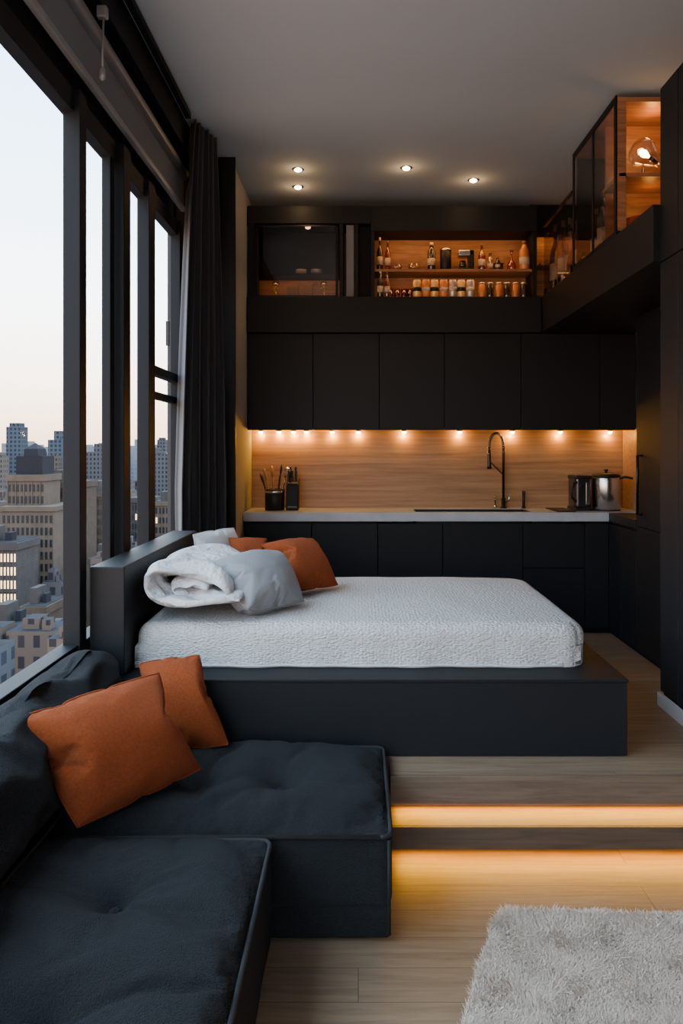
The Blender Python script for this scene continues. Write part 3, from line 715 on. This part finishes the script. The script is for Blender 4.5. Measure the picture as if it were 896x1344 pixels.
ld = thing('loft_deck', (1, 7, 2.96), 'black L-shaped loft ledge above the wall cabinets', 'loft')
B(-1.055, 1.735, 7.22, YB-.002, 2.96, 3.30).build('back_ledge', M['cab'], ld, bevel=.004)
B(1.74, XR-.005, 4.505, YB-.002, 2.96, 3.30).build('side_deck', M['cab'], ld, bevel=.004)

NC = (1, .42, .08)
dc = thing('display_cabinet', (.88, 7.4, 3.3), 'open warm-lit wooden display niche full of bottles and cans', 'shelf')
B(.12, 1.70, 7.575, 7.595, 3.302, 3.93).build('back_panel', M['shelfwood'], dc)
B(.12, .155, 7.26, 7.574, 3.302, 3.93).build('side_panel', M['cab'], dc); B(1.665, 1.70, 7.26, 7.574, 3.302, 3.93).build('side_panel', M['cab'], dc)
B(.156, 1.664, 7.30, 7.574, 3.555, 3.58).build('shelf', M['shelfwood'], dc, bevel=.002)
B(.12, 1.70, 7.25, 7.595, 3.932, 4.17).build('top_fascia', M['cab'], dc, bevel=.003)
lamp('niche_lamp', 'AREA', (.9, 7.33, 3.92), 2.8, NC, dc, shape='RECTANGLE', size=1.4, size_y=.04, rot=(math.radians(20), 0, 0))
lamp('niche_lamp', 'AREA', (.9, 7.29, 3.54), 1.8, NC, dc, shape='RECTANGLE', size=1.4, size_y=.04, rot=(math.radians(10), 0, 0))
dg = thing('display_cabinet', (-.6, 7.4, 3.3), 'black glass-fronted display cabinet left of the lit niche', 'cabinet')
B(-1.0, -.16, 7.575, 7.595, 3.302, 3.53).build('lit_panel', M['shelfwood'], dg)
B(-1.0, -.16, 7.575, 7.595, 3.532, 4.0).build('back_panel', M['cabin'], dg)
B(-1.05, -.985, 7.26, 7.574, 3.302, 4.0).build('side_panel', M['cab'], dg); B(-.18, -.145, 7.26, 7.574, 3.302, 4.0).build('side_panel', M['cab'], dg)
B(-1.055, .118, 7.25, 7.595, 4.002, 4.17).build('top_fascia', M['cab'], dg, bevel=.003)
m = MB()
for (a, b, c, d) in ((-.98, -.19, 3.97, 3.985), (-.98, -.19, 3.302, 3.315), (-.98, -.955, 3.302, 3.985), (-.215, -.19, 3.302, 3.985)): m.box(a, b, 7.235, 7.255, c, d)
m.build('door_frame', M['blackmetal'], dg); B(-.955, -.215, 7.243, 7.247, 3.315, 3.97).build('door_glass', M['rail'], dg)
B(-.955, -.215, 7.33, 7.57, 3.532, 3.545).build('shelf', M['cabin'], dg)
lamp('niche_lamp', 'AREA', (-.58, 7.34, 3.52), 1.0, NC, dg, shape='RECTANGLE', size=.7, size_y=.03, rot=(math.radians(20), 0, 0))
pn = thing('side_column', (-.02, 7.4, 3.3), 'narrow grey and black slatted column between the two display cabinets', 'column')
B(-.115, -.04, 7.29, 7.57, 3.302, 4.0).build('pale_panel', M['blind'], pn, bevel=.003)
B(-.035, .0, 7.26, 7.57, 3.302, 4.0).build('dark_panel', M['cab'], pn, bevel=.003)
B(.003, .117, 7.36, 7.57, 3.302, 4.0).build('recess_panel', M['cabin'], pn)

def bottle(x, y, z, r, h, m, cap, label, group, kind=0, lab=True):
    t = thing('bottle' if kind != 2 else 'jar', (x, y, z), label, 'bottle' if kind != 2 else 'jar', group)
    if kind == 0: p = [(r*.9, 0), (r, .01), (r, h*.58), (r*.85, h*.66), (r*.35, h*.76), (r*.32, h*.94)]
    elif kind == 1: p = [(r*.9, 0), (r, .008), (r, h*.7), (r*.6, h*.8), (r*.45, h*.92)]
    elif kind == 3: p = [(r*.7, 0), (r, h*.10), (r*1.05, h*.28), (r*.8, h*.42), (r*.3, h*.55), (r*.26, h*.85), (r*.4, h*.90)]
    else: p = [(r*.92, 0), (r, .008), (r, h*.8), (r*.85, h*.86), (r*.82, h*.92)]
    MB().lathe(p, x, y, z+.001, 16).build('glass', m, t)
    cr = p[-1][0]*1.15
    MB().lathe([(cr, 0), (cr, h*.09), (cr*.9, h*.10)], x, y, z+p[-1][1]+.001, 12).build('cap', cap, t)
    if lab and kind < 2: MB().lathe([(r*1.012, h*.2), (r*1.012, h*.45)], x, y, z, 16).build('paper_label', M['label'], t)
    return t
def can(x, y, z, r, h, m, label, group):
    t = thing('can', (x, y, z), label, 'can', group)
    MB().lathe([(r*.85, 0), (r, h*.05), (r, h*.9), (r*.88, h*.96)], x, y, z+.001, 16).build('body', m, t)
    MB().lathe([(r*.88, 0), (r*.9, h*.04), (r*.8, h*.04)], x, y, z+h*.96+.001, 14).build('lid', M['scan'], t)
    MB().lathe([(r*1.01, h*.35), (r*1.01, h*.58)], x, y, z, 16).build('wrap_band', M['label'] if m != M['gold'] else M['black'], t)
g = 'cans along the front of the lit niche'
for i, (px, mm, nm) in enumerate(((547, 'gold', 'gold'), (559, 'ocan', 'orange'), (570, 'gold', 'gold'), (582, 'ocan', 'orange'), (594, 'scan', 'silver'), (605, 'gold', 'gold'), (617, 'scan', 'silver'))):
    can((px-470)*7.30/1000, 7.30, 3.302, .040, .17, M[mm], '%s drink can, number %d from the left in the lower niche row' % (nm, i+1), g)
g = 'small dark jars on the lower right of the lit niche'
for i, px in enumerate((632, 643, 654, 665, 676, 687)):
    bottle((px-470)*7.34/1000, 7.34, 3.302, .034, .15, M['dkglass'] if i % 2 else M['copper'], M['scan'], ('dark' if i % 2 else 'copper')+' spice jar, number %d in the row right of the cans' % (i+1), g, 2, False)
g = 'amber tumblers at the lower left of the lit niche'
for i, px in enumerate((512, 521, 530, 538)):
    x = (px-470)*7.38/1000
    tag(MB().lathe([(.024, 0), (.029, .01), (.031, .10), (.029, .10), (.026, .012), (.002, .012)], x, 7.38, 3.303, 14).build('tumbler', M['amber']), 'small amber tumbler, number %d left of the drink cans' % (i+1), 'glass', g)
g = 'bottles on the upper niche shelf'
Z2 = 3.581
for (px, y, r, h, mm, cap, k, lab) in ((566, 7.40, .038, .27, 'dkglass', 'label', 1, 'dark bottle with cream label, leftmost on the upper niche shelf'),
    (632, 7.42, .036, .26, 'amber', 'cork', 0, 'slim amber bottle in the middle of the upper niche shelf'),
    (643, 7.46, .030, .19, 'clear', 'cork', 1, 'small clear bottle beside the slim amber bottle'),
    (671, 7.44, .042, .22, 'amber', 'cork', 3, 'round amber decanter between black box and copper bottle'),
    (688, 7.36, .050, .27, 'copper', 'cork', 1, 'stout copper-coloured bottle at right end of upper niche shelf'),
    (653, 7.36, .024, .12, 'dkglass', 'cork', 1, 'small dark bottle on the upper niche shelf')):
    bottle((px-470)*y/1000, y, Z2, r, h, M[mm], M[cap], lab, g, k)
t = thing('canister', (.85, 7.42, Z2), 'black and steel canister on the upper niche shelf', 'canister')
MB().lathe([(.05, 0), (.055, .006), (.055, .19), (.05, .195)], .85, 7.42, Z2+.001, 20).build('body', M['black'], t); MB().lathe([(.056, 0), (.056, .02), (.03, .03)], .85, 7.42, Z2+.196, 20).build('lid', M['steel'], t)
t = thing('coffee_maker', (1.04, 7.42, Z2), 'small dark coffee maker on the upper niche shelf', 'coffee maker')
MB().rbox(.97, 1.12, 7.36, 7.48, Z2+.002, Z2+.03, .01, 4).build('base', M['black'], t); MB().rbox(1.07, 1.12, 7.36, 7.48, Z2+.03, Z2+.2, .01, 4).build('column', M['black'], t)
MB().rbox(.97, 1.12, 7.36, 7.48, Z2+.14, Z2+.2, .012, 4).build('head', M['steel'], t); MB().lathe([(.03, 0), (.036, .03), (.028, .07)], 1.015, 7.42, Z2+.033, 14).build('carafe', M['dkglass'], t)
t = thing('black_box', (1.37, 7.46, Z2), 'small black tin box on the right of the upper niche shelf', 'box')
MB().rbox(1.33, 1.42, 7.47, 7.56, Z2+.002, Z2+.085, .008, 4).build('body', M['black'], t); MB().rbox(1.325, 1.425, 7.465, 7.565, Z2+.085, Z2+.10, .006, 4).build('lid', M['blackmetal'], t)
for (px, h, lab) in ((520, .05, 'low clear dish at the left of the upper niche shelf'), (543, .06, 'clear dish with copper filling on the upper niche shelf')):
    x = (px-470)*7.4/1000
    t = thing('glass_dish', (x, 7.4, Z2), lab, 'dish'); MB().lathe([(.03, 0), (.05, .01), (.06, h), (.057, h), (.046, .014), (.002, .012)], x, 7.4, Z2+.001, 18).build('bowl', M['clear'], t)
    MB().lathe([(.044, .015), (.05, .035), (.002, .04)], x, 7.4, Z2+.001, 14).build('filling', M['copper'], t)
bottle(.21, 7.275, 3.301, .030, .24, M['dkglass'], M['label'], 'dark bottle at the lower left corner of the lit niche', 'bottles at the niche left edge', 0)
bottle(.275, 7.27, 3.301, .026, .23, M['amber'], M['cork'], 'slim amber bottle at the lower left of the lit niche', 'bottles at the niche left edge', 0)
bottle(.21, 7.42, Z2, .030, .32, M['dkglass'], M['label'], 'tall dark bottle at the left end of upper niche shelf', 'bottles at the niche left edge', 0)
bottle(.285, 7.42, Z2, .028, .29, M['amber'], M['cork'], 'tall amber bottle at the left end of upper niche shelf', 'bottles at the niche left edge', 0)
for i, px in enumerate((362, 425)):
    x = (px-470)*7.42/1000
    tag(MB().lathe([(.022, 0), (.006, .006), (.005, .07), (.028, .10), (.034, .14), (.03, .18), (.028, .18), (.03, .14), (.002, .09)], x, 7.42, 3.303, 14).build('wine_glass', M['clear']), ('left' if i == 0 else 'right')+' stemmed glass on the floor of the black glass cabinet', 'glass')
for i, (px, ww, hh, lab) in enumerate(((384, .10, .14, 'small brown carton left of centre in the black glass cabinet'), (404, .08, .17, 'taller brown carton right of centre in the black glass cabinet'))):
    x = (px-470)*7.46/1000; t = thing('carton', (x, 7.46, 3.302), lab, 'box')
    B(x-ww/2, x+ww/2, 7.42, 7.52, 3.3025, 3.3025+hh*.82).build('body', M['carton'], t, bevel=.002); B(x-ww/2-.003, x+ww/2+.003, 7.417, 7.523, 3.303+hh*.82, 3.303+hh).build('lid', M['cork'], t, bevel=.002)
for i, (px, c) in enumerate(((395, 'label'), (415, 'scan'))):
    x = (px-470)*7.42/1000
    tag(MB().lathe([(.03, 0), (.05, .02), (.055, .05), (.052, .05), (.045, .02), (.002, .015)], x, 7.42, 3.548, 16).build('bowl', M[c]), ('cream' if c == 'label' else 'silver')+' small bowl on the shelf of the black glass cabinet', 'bowl')

for i, (a, b, lab) in enumerate(((6.24, 6.72, 'nearer clear glass balustrade panel next to the tall glass cabinet'), (6.74, 7.20, 'far clear glass balustrade panel at the back corner of loft'))):
    r = thing('glass_balustrade', (1.755, (a+b)/2, 3.3), lab, 'balustrade')
    B(1.752, 1.762, a, b, 3.303, 3.95).build('pane', M['rail'], r)
    B(1.745, 1.768, a, b, 3.951, 3.97).build('top_rail', M['blackmetal'], r)
    for yy in (a+.04, b-.04): B(1.744, 1.770, yy-.015, yy+.015, 3.301, 3.36).build('clamp', M['blackmetal'], r)
g = 'bottles behind the loft glass balustrade'
bl = [(7.12, 1.84, .05, .62, 'dkglass', 0, 'tall dark wine bottle in the far corner behind the loft balustrade'), (6.98, 1.85, .05, .50, 'copper', 1, 'copper-coloured bottle behind the far balustrade panel'),
      (6.84, 1.84, .05, .58, 'amber', 0, 'tall amber bottle behind the far balustrade panel'), (6.66, 1.85, .05, .55, 'clear', 0, 'tall clear bottle behind the nearer balustrade panel'),
      (6.52, 1.84, .055, .50, 'amber', 3, 'round-bellied amber decanter behind the nearer balustrade panel'), (6.36, 1.84, .05, .46, 'dkglass', 1, 'dark stout bottle behind the nearer balustrade panel')]
for (y, x, r, h, mm, k, lab) in bl: bottle(x, y, 3.301, r, h, M[mm], M['cork'], lab, g, k)
bk = thing('wall_shelf', (2.1, 7.4, 3.75), 'small lit wooden shelf behind the loft balustrade', 'shelf')
B(1.75, 2.60, 7.30, 7.555, 3.62, 3.645).build('board', M['shelfwood'], bk)
B(1.75, 2.60, 7.54, 7.556, 3.302, 3.95).build('back_board', M['shelfwood'], bk)
lamp('shelf_lamp', 'AREA', (2.1, 7.40, 3.95), 1.5, NC, bk, shape='RECTANGLE', size=.7, size_y=.04, rot=(math.radians(15), 0, 0))
lamp('shelf_lamp', 'POINT', (1.98, 6.9, 3.42), .9, NC, bk, shadow_soft_size=.03)

lc = thing('glass_cabinet', (2.0, 5.7, 3.3), 'tall copper-lit wooden cabinet with glass side standing on the loft', 'cabinet')
x0, x1, y0, y1, z0, z1 = 1.755, 2.30, 5.16, 6.20, 3.302, 4.24
B(x1-.03, x1, y0, y0+.40, z0, z1-.035).build('back_panel', M['shelfwood'], lc)
B(x1-.03, x1, y0+.401, y1, z0, z1-.035).build('dark_back_panel', M['cab'], lc)  # black instead of wood, paints the far interior as dim
B(x0, x1, y0, y1, z1-.034, z1).build('top_panel', M['shelfwood'], lc, bevel=.003)
B(x0, x1-.031, y0, y1, z0, z0+.03).build('bottom_panel', M['cab'], lc)
B(x0+.02, x1-.031, y1-.03, y1, z0+.031, z1-.035).build('end_panel', M['cab'], lc)
B(x0+.05, x1-.031, y0+.40, y0+.42, z0+.031, z1-.035).build('divider', M['shelfwood'], lc)
B(x0+.01, x1-.031, y0+.0, y0+.35, 3.70, 3.725).build('shelf', M['shelfwood'], lc, bevel=.002)
B(x0, x0+.06, y0, y0+.03, z0+.031, z1-.035).build('corner_post', M['shelfwood'], lc, bevel=.002)
m = MB(); m.box(x0-.012, x0-.002, y0, y1, z1-.03, z1+.01); m.box(x0-.012, x0-.002, y0, y0+.04, z0, z1-.03); m.box(x0-.012, x0-.002, y1-.03, y1, z0, z1-.03); m.box(x0-.012, x0-.002, y0+.5, y0+.53, z0, z1-.03); m.box(x0-.012, x0-.002, y0+.03, y1-.03, z0, z0+.03)
m.build('side_frame', M['frame'], lc)
B(x0-.009, x0-.005, y0+.04, y0+.5, z0+.03, z1-.03).build('side_glass', M['rail'], lc); B(x0-.009, x0-.005, y0+.53, y1-.03, z0+.03, z1-.03).build('side_glass', M['rail'], lc)
lamp('cabinet_lamp', 'POINT', (2.05, 5.30, 4.12), 2.6, NC, lc, shadow_soft_size=.04)
lamp('cabinet_lamp', 'POINT', (2.05, 5.35, 3.6), .9, NC, lc, shadow_soft_size=.04)
lamp('cabinet_lamp', 'POINT', (2.1, 5.9, 4.1), .8, NC, lc, shadow_soft_size=.03)
gl = thing('glass_lamp', (1.98, 5.26, 3.73), 'tilted clear glass globe lamp glowing inside the copper-lit cabinet', 'lamp')
Rt = Matrix.Rotation(math.radians(-55), 4, 'Y')
MB().lathe([(.02, -.14), (.03, -.11), (.075, -.05), (.10, .0), (.09, .05), (.05, .085), (.01, .095)], 1.97, 5.27, 3.90, 24, Rt).build('shade', M['clear'], gl)
MB().lathe([(.012, -.12), (.016, -.06), (.012, -.05)], 1.97, 5.27, 3.90, 12, Rt).build('socket', M['blackmetal'], gl)
MB().lathe([(.008, -.05), (.022, -.02), (.026, .0), (.016, .022), (.003, .028)], 1.97, 5.27, 3.90, 14, Rt).build('bulb', M['bulb'], gl)
MB().lathe([(.06, 0), (.06, .012), (.01, .016), (.008, .07), (.002, .07)], 1.97, 5.27, 3.726, 18).build('stand', M['blackmetal'], gl)
t = thing('glass_bowl', (1.98, 5.3, 3.33), 'copper glass bowl on the bottom of the copper-lit cabinet', 'bowl')
MB().lathe([(.05, 0), (.10, .03), (.13, .12), (.125, .12), (.09, .035), (.002, .02)], 1.98, 5.32, 3.333, 22).build('bowl', M['amber'], t)
MB().lathe([(.08, .03), (.10, .06), (.05, .10), (.002, .11)], 1.98, 5.32, 3.333, 16).build('filling', M['copper'], t)
for i, (y, h, mm, w) in enumerate(((5.72, .42, 'dkglass', 'dark'), (5.86, .48, 'clear', 'clear'), (6.02, .40, 'amber', 'amber'))):
    bottle(1.88, y, 3.333, .045, h, M[mm], M['cork'], w+' bottle inside the copper-lit glass cabinet', 'bottles in the glass cabinet', 0)

for (px, py, lab) in ((391, 222, 'recessed ceiling spotlight, left one nearer the viewer'), (391, 245, 'recessed ceiling spotlight, left one nearer the kitchen wall'), (533, 220, 'recessed ceiling spotlight in the middle of the ceiling'), (621, 236, 'recessed ceiling spotlight on the right by the loft')):
    Y = (ZC-H)*1000/(590-py); X = (px-470)*Y/1000
    r = thing('ceiling_spotlight', (X, Y, ZC), lab, 'spotlight', 'recessed ceiling spotlights')
    MB().lathe([(.034, -.006), (.052, -.004), (.055, -.001)], X, Y, ZC, 20).build('trim_ring', M['steel'], r)
    MB().lathe([(.010, -.022), (.026, -.016), (.032, -.007)], X, Y, ZC, 16).build('lens', M['spot'], r)
    lamp('spot_lamp', 'POINT', (X, Y, ZC-.12), 1.4, (1, .52, .20), r, shadow_soft_size=.03)
    lamp('spot_lamp', 'SPOT', (X, Y, ZC-.05), 14, (1, .62, .34), r, shadow_soft_size=.03, spot_size=1.3, spot_blend=.6)

# ------------------------------------------------------------------ rug
rg = thing('shag_rug', (1.3, 2.3, 0), 'thick cream shag rug on the oak floor at lower right', 'rug')
cs = [(.0, 1.5), (2.3, 1.45), (2.25, 2.93), (.55, 3.02)]
bmv = MB(); pts = []
for k in range(4):
    p0 = Vector(cs[k-1]); p1 = Vector(cs[k]); p2 = Vector(cs[(k+1) % 4])
    a = p1+(p0-p1).normalized()*.08; b = p1+(p2-p1).normalized()*.08
    for t in (0, .25, .5, .75, 1): pts.append((a*(1-t)**2+p1*2*t*(1-t)+b*t*t))
n = len(pts); bmv.v = [(p.x, p.y, .001) for p in pts]+[(p.x, p.y, .018) for p in pts]
bmv.f = [tuple(range(n))[::-1], tuple(range(n, 2*n))]+[(i, (i+1) % n, n+(i+1) % n, n+i) for i in range(n)]; bmv.sm = [False]*(n+2)
bmv.build('backing', M['rugback'], rg)
def inside(x, y):
    tol = .003+.006*noise.noise(Vector((x*12, y*12, 2)))
    for i in range(n):
        a, b = pts[i], pts[(i+1) % n]; e_ = b-a
        if ((b.x-a.x)*(y-a.y)-(b.y-a.y)*(x-a.x))/max(.02, e_.length) < -tol: return False
    return True
hp = MB(); cnt = 0
while cnt < 170000:
    y = 1.95+1.12*random.random(); x = .1+1.6*random.random()
    if x > .15+y*.50 and random.random() < .8: continue
    if not inside(x, y): continue
    cnt += 1
    q = noise.noise(Vector((x*8, y*8, 0))); q2 = noise.noise(Vector((x*8, y*8, 9)))
    L_ = .030*(.75+.45*random.random())*(1+.12*noise.noise(Vector((x*14, y*14, 3))))
    dx = (q*.6+random.gauss(0, .40))*L_; dy = (q2*.6+random.gauss(0, .40))*L_
    a = random.random()*PI; w = .0015; wx, wy = math.cos(a)*w, math.sin(a)*w
    b = len(hp.v)
    hp.v += [(x-wx, y-wy, .015), (x+wx, y+wy, .015), (x+dx*.4+wx*.9, y+dy*.4+wy*.9, .015+L_*.6), (x+dx*.4-wx*.9, y+dy*.4-wy*.9, .015+L_*.6), (x+dx, y+dy, .015+L_*.85)]
    hp.f += [(b, b+1, b+2, b+3), (b+3, b+2, b+4)]; hp.sm += [True, True]
pile = hp.build('pile', M['rug'], rg); pile['kind'] = 'stuff'

# ------------------------------------------------------------------ city
struct(B(-3000, 1500, 20, 6000, -91, -90).build('ground', M['ground']))
boxes = []
def near_building(name, px0, px1, Y, ytop, depth, m, cols, rows, label, floor_h=3.1, lit=.02, wscale=1.0):
    x0 = (px0-470)*Y/1000; x1 = (px1-470)*Y/1000; zt = H-(ytop-590)*Y/1000
    boxes.append((x0, x1, Y, Y+depth))
    r = thing(name, ((x0+x1)/2, Y, -90), label, 'building')
    B(x0, x1, Y, Y+depth, -90, zt).build('wall', m, r)
    MB().box(x0-.3, x1+.3, Y-.3, Y+depth+.3, zt-.9, zt+.5).build('cornice', m, r)
    B(x0+.1, x1-.1, Y+.1, Y+depth-.1, zt+.5, zt+.6).build('roof', M['roofd'], r)
    me = None; cw = (x1-x0)/cols; ww = cw*.24*wscale; wh = floor_h*.30
    rest = MB(); k = 0
    for j in range(rows):
        for i in range(cols):
            x = x0+cw*(i+.5); z = zt-2.4-j*floor_h; k += 1
            if k > 96:
                rest.box(x-ww, x+ww, Y-.1, Y+.05, z-wh, z+wh); continue
            if me is None:
                me = B(-ww, ww, -.06, .06, -wh, wh).build('window', M['bwin'], None); me.parent = r; w = me
            else: w = me.copy(); C.objects.link(w); w.parent = r
            if random.random() < lit:
                w.material_slots[0].link = 'OBJECT'; w.material_slots[0].material = M['blit']
            w.location = Vector((x, Y-.05, z))-r.location
    if rest.v:
        o = rest.build('window_rows', M['bwin'], r); o['kind'] = 'stuff'
    sc = MB()
    for j in range(2, rows, 4): sc.box(x0-.12, x1+.12, Y-.2, Y, zt-2.4-(j+.5)*floor_h-.12, zt-2.4-(j+.5)*floor_h+.12)
    for i in range(0, cols+1, 2): sc.box(x0+cw*i-.12, x0+cw*i+.12, Y-.16, Y, zt-rows*floor_h, zt-.9)
    sc.build('piers_and_courses', m, r)
    return r, x0, x1, zt
def roofstuff(r, x0, x1, Y, zt):
    w = x1-x0
    B(x0+w*.15, x0+w*.45, Y+2, Y+6, zt+.6, zt+3.4).build('roof_house', M['stone2'], r)
    B(x0+w*.6, x0+w*.75, Y+3, Y+5, zt+.6, zt+2.2).build('roof_unit', M['roofd'], r)
# the stepped tower: a broad lower body and a narrower upper body with dark roof house
r, x0, x1, zt = near_building('apartment_tower', 10, 58, 168, 626, 9, M['stone'], 9, 12, 'beige stone apartment tower with dark stepped roof house on top', floor_h=2.6)
B(x0+1.2, x1-1.0, 169.5, 176, zt+.6, zt+4.6).build('penthouse', M['roofd'], r)
m = MB(); xa, xb_ = x0+2.6, x1-2.2; z0 = zt+4.6
m.v = [(xa, 170, z0), (xb_, 170, z0), (xb_, 175, z0), (xa, 175, z0), (xa+.2, 170.2, z0+1.6), (xb_-.2, 170.2, z0+1.6), (xb_-.2, 174.8, z0+1.6), (xa+.2, 174.8, z0+1.6), ((xa+xb_)/2, 172.5, z0+3.0)]
m.f = [(3, 2, 1, 0), (0, 1, 5, 4), (1, 2, 6, 5), (2, 3, 7, 6), (3, 0, 4, 7), (4, 5, 8), (5, 6, 8), (6, 7, 8), (7, 4, 8)]; m.sm = [False]*9
m.build('roof_lantern', M['roofd'], r)
zs = H-(668-590)*.164
B((2-470)*.164, (70-470)*.164, 164, 178, -90, zs).build('lower_body', M['stone'], r)
B((2-470)*.164-.3, (70-470)*.164+.3, 163.7, 178.3, zs-.5, zs+.5).build('setback_cornice', M['stone'], r)
lw_ = MB(); cw = (68*.164)/11
for j in range(18):
    for i in range(11):
        x = (2-470)*.164+cw*(i+.5); z = zs-2.2-j*2.6; lw_.box(x-cw*.24, x+cw*.24, 163.9, 164.05, z-.8, z+.8)
o = lw_.build('lower_window_rows', M['bwin'], r); o['kind'] = 'stuff'
boxes.append(((2-470)*.164, (70-470)*.164, 164, 178))
a = near_building('apartment_block', 60, 100, 182, 636, 14, M['stone3'], 9, 24, 'tan block with flat cornice right behind the lantern-topped tower', 2.6); roofstuff(a[0], a[1], a[2], 182, a[3])
a = near_building('brick_building', -40, 22, 148, 716, 10, M['stone2'], 14, 14, 'dark grey building with flat roof lower left of the tower', 2.6, .03); roofstuff(a[0], a[1], a[2], 148, a[3])
a = near_building('brick_building', 28, 60, 134, 800, 9, M['stone3'], 9, 14, 'brown mid-rise with roof house just below the beige tower', 2.6, .03); roofstuff(a[0], a[1], a[2], 134, a[3])
a = near_building('brick_building', -20, 28, 118, 826, 8, M['stone2'], 12, 12, 'dark low-rise building at the bottom left of the window view', 2.4, .04); roofstuff(a[0], a[1], a[2], 118, a[3])
a = near_building('brick_building', 49, 84, 122, 850, 8, M['stone3'], 11, 10, 'brown low-rise building at the bottom right of window view', 2.4, .04); roofstuff(a[0], a[1], a[2], 122, a[3])
a = near_building('brick_building', 108, 150, 210, 648, 12, M['stone3'], 9, 20, 'tan mid-rise seen through the narrow second window', 2.7); roofstuff(a[0], a[1], a[2], 210, a[3])
a = near_building('brick_building', 118, 160, 170, 736, 12, M['stone2'], 8, 14, 'lower grey block in front of the tan mid-rise', 2.7); roofstuff(a[0], a[1], a[2], 170, a[3])
a = near_building('brick_building', 168, 198, 240, 656, 12, M['stone2'], 7, 16, 'grey mid-rise seen through the third narrow window', 3.0)
a = near_building('brick_building', 203, 240, 235, 660, 12, M['stone'], 8, 16, 'beige mid-rise seen through the furthest window', 3.0); roofstuff(a[0], a[1], a[2], 235, a[3])
def tower(px0, px1, Y, ytop, mi, label):
    x0 = (px0-470)*Y/1000; x1 = (px1-470)*Y/1000; zt = H-(ytop-590)*Y/1000; w = x1-x0
    boxes.append((x0, x1, Y, Y+w))
    r = thing('skyscraper', ((x0+x1)/2, Y+w/2, -90), label, 'building')
    B(x0, x1, Y, Y+w, -90, zt).build('shaft', mi, r)
    B(x0+w*.15, x1-w*.15, Y+w*.15, Y+w*.85, zt, zt+w*.25).build('crown', mi, r)
tower(8, 28, 520, 560, FAC[2], 'slender blue-grey tower rising highest at the far left')
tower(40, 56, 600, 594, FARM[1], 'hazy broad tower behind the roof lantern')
tower(64, 76, 480, 600, FAC[1], 'brownish tower just right of the lantern-topped apartment tower')
tower(-12, 4, 420, 598, FAC[3], 'pale grey tower at the extreme left of the window view')
tower(206, 217, 640, 577, FAC[0], 'slim hazy tower seen through the furthest window')
tower(118, 126, 700, 596, FAC[2], 'bluish distant tower seen through the second window')
tower(128, 136, 520, 612, FAC[3], 'pale brown distant tower at right edge of the second window')
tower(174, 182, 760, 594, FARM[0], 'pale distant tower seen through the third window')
lbls = ['grey', 'brownish', 'bluish', 'pale']
for Y0 in (96, 108, 131, 158, 196, 225, 265, 310, 370, 440, 500, 560, 620, 740, 880, 1050, 1300, 1600):
    w = 9+Y0*.013 if Y0 > 200 else 6
    a = -.52*Y0
    while a < -.22*Y0:
        ww = w*random.uniform(.6, 1.3); x = a; a += ww*random.uniform(1.02, 1.25)
        top = H-Y0*(random.uniform(.23, .30) if Y0 < 150 else random.uniform(.12, .19)) if Y0 < 200 else (random.uniform(-36, -13) if Y0 < 450 else random.uniform(-24, 9))
        mi = random.randrange(4 if Y0 > 200 else 3); Yj = Y0+random.uniform(-2, 2)*(1 if Y0 < 200 else 6)
        if any(x < q[1]+.6 and x+ww > q[0]-.6 and Yj < q[3]+.6 and Yj+ww > q[2]-.6 for q in boxes): continue
        boxes.append((x, x+ww, Yj, Yj+ww))
        b = MB(); b.box(x, x+ww, Yj, Yj+ww, -90, top)
        b.box(x+ww*.25, x+ww*.6, Yj+ww*.2, Yj+ww*.7, top, top+random.uniform(2, 6)*(1 if Y0 > 200 else .5))
        b.box(x+ww*.7, x+ww*.85, Yj+ww*.1, Yj+ww*.4, top, top+random.uniform(1, 3)*(1 if Y0 > 200 else .6))
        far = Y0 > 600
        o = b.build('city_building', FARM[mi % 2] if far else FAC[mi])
        if not far:
            o.data.materials.append(M['roofd'])
            for p_ in o.data.polygons:
                if p_.normal.z > .5: p_.material_index = 1
        nm = ('pale hazy' if mi % 2 else 'bluish hazy') if far else lbls[mi]
        tag(o, nm+' building among the '+('farthest' if far else 'distant')+' rooftops outside the window', 'building', nm+(' farthest' if far else ' distant')+' city buildings')

# ------------------------------------------------------------------ world
w = bpy.data.worlds.new('sky'); S.world = w; w.use_nodes = True; nt = w.node_tree; bg = nt.nodes['Background']
tc = N(nt, 'ShaderNodeTexCoord'); sp_ = N(nt, 'ShaderNodeSeparateXYZ'); rp = N(nt, 'ShaderNodeValToRGB')
nt.links.new(tc.outputs['Generated'], sp_.inputs[0]); nt.links.new(sp_.outputs[2], rp.inputs[0]); nt.links.new(rp.outputs[0], bg.inputs[0])
cr = rp.color_ramp; cr.elements[0].position = 0; cr.elements[0].color = (.46, .30, .21, 1); cr.elements[1].position = 1; cr.elements[1].color = (.62, .82, 1.0, 1)
for p, c in ((.035, (.58, .41, .29)), (.09, (.70, .60, .51)), (.18, (.74, .77, .78)), (.30, (.50, .64, .77)), (.42, (.37, .55, .77)), (.55, (.60, .82, 1.0))):
    e = cr.elements.new(p); e.color = (*c, 1)
bg.inputs[1].default_value = 10

# ------------------------------------------------------------------ camera
cam = bpy.data.cameras.new('camera'); co = bpy.data.objects.new('camera', cam); C.objects.link(co)
co.location = (0, 0, H); co.rotation_euler = (PI/2, 0, 0)
cam.sensor_fit = 'VERTICAL'; cam.sensor_height = 36; cam.lens = 36*1000/1344
cam.shift_x = -(470-448)/1344; cam.shift_y = -(672-590)/1344
cam.clip_end = 10000; cam.clip_start = .05
S.camera = co
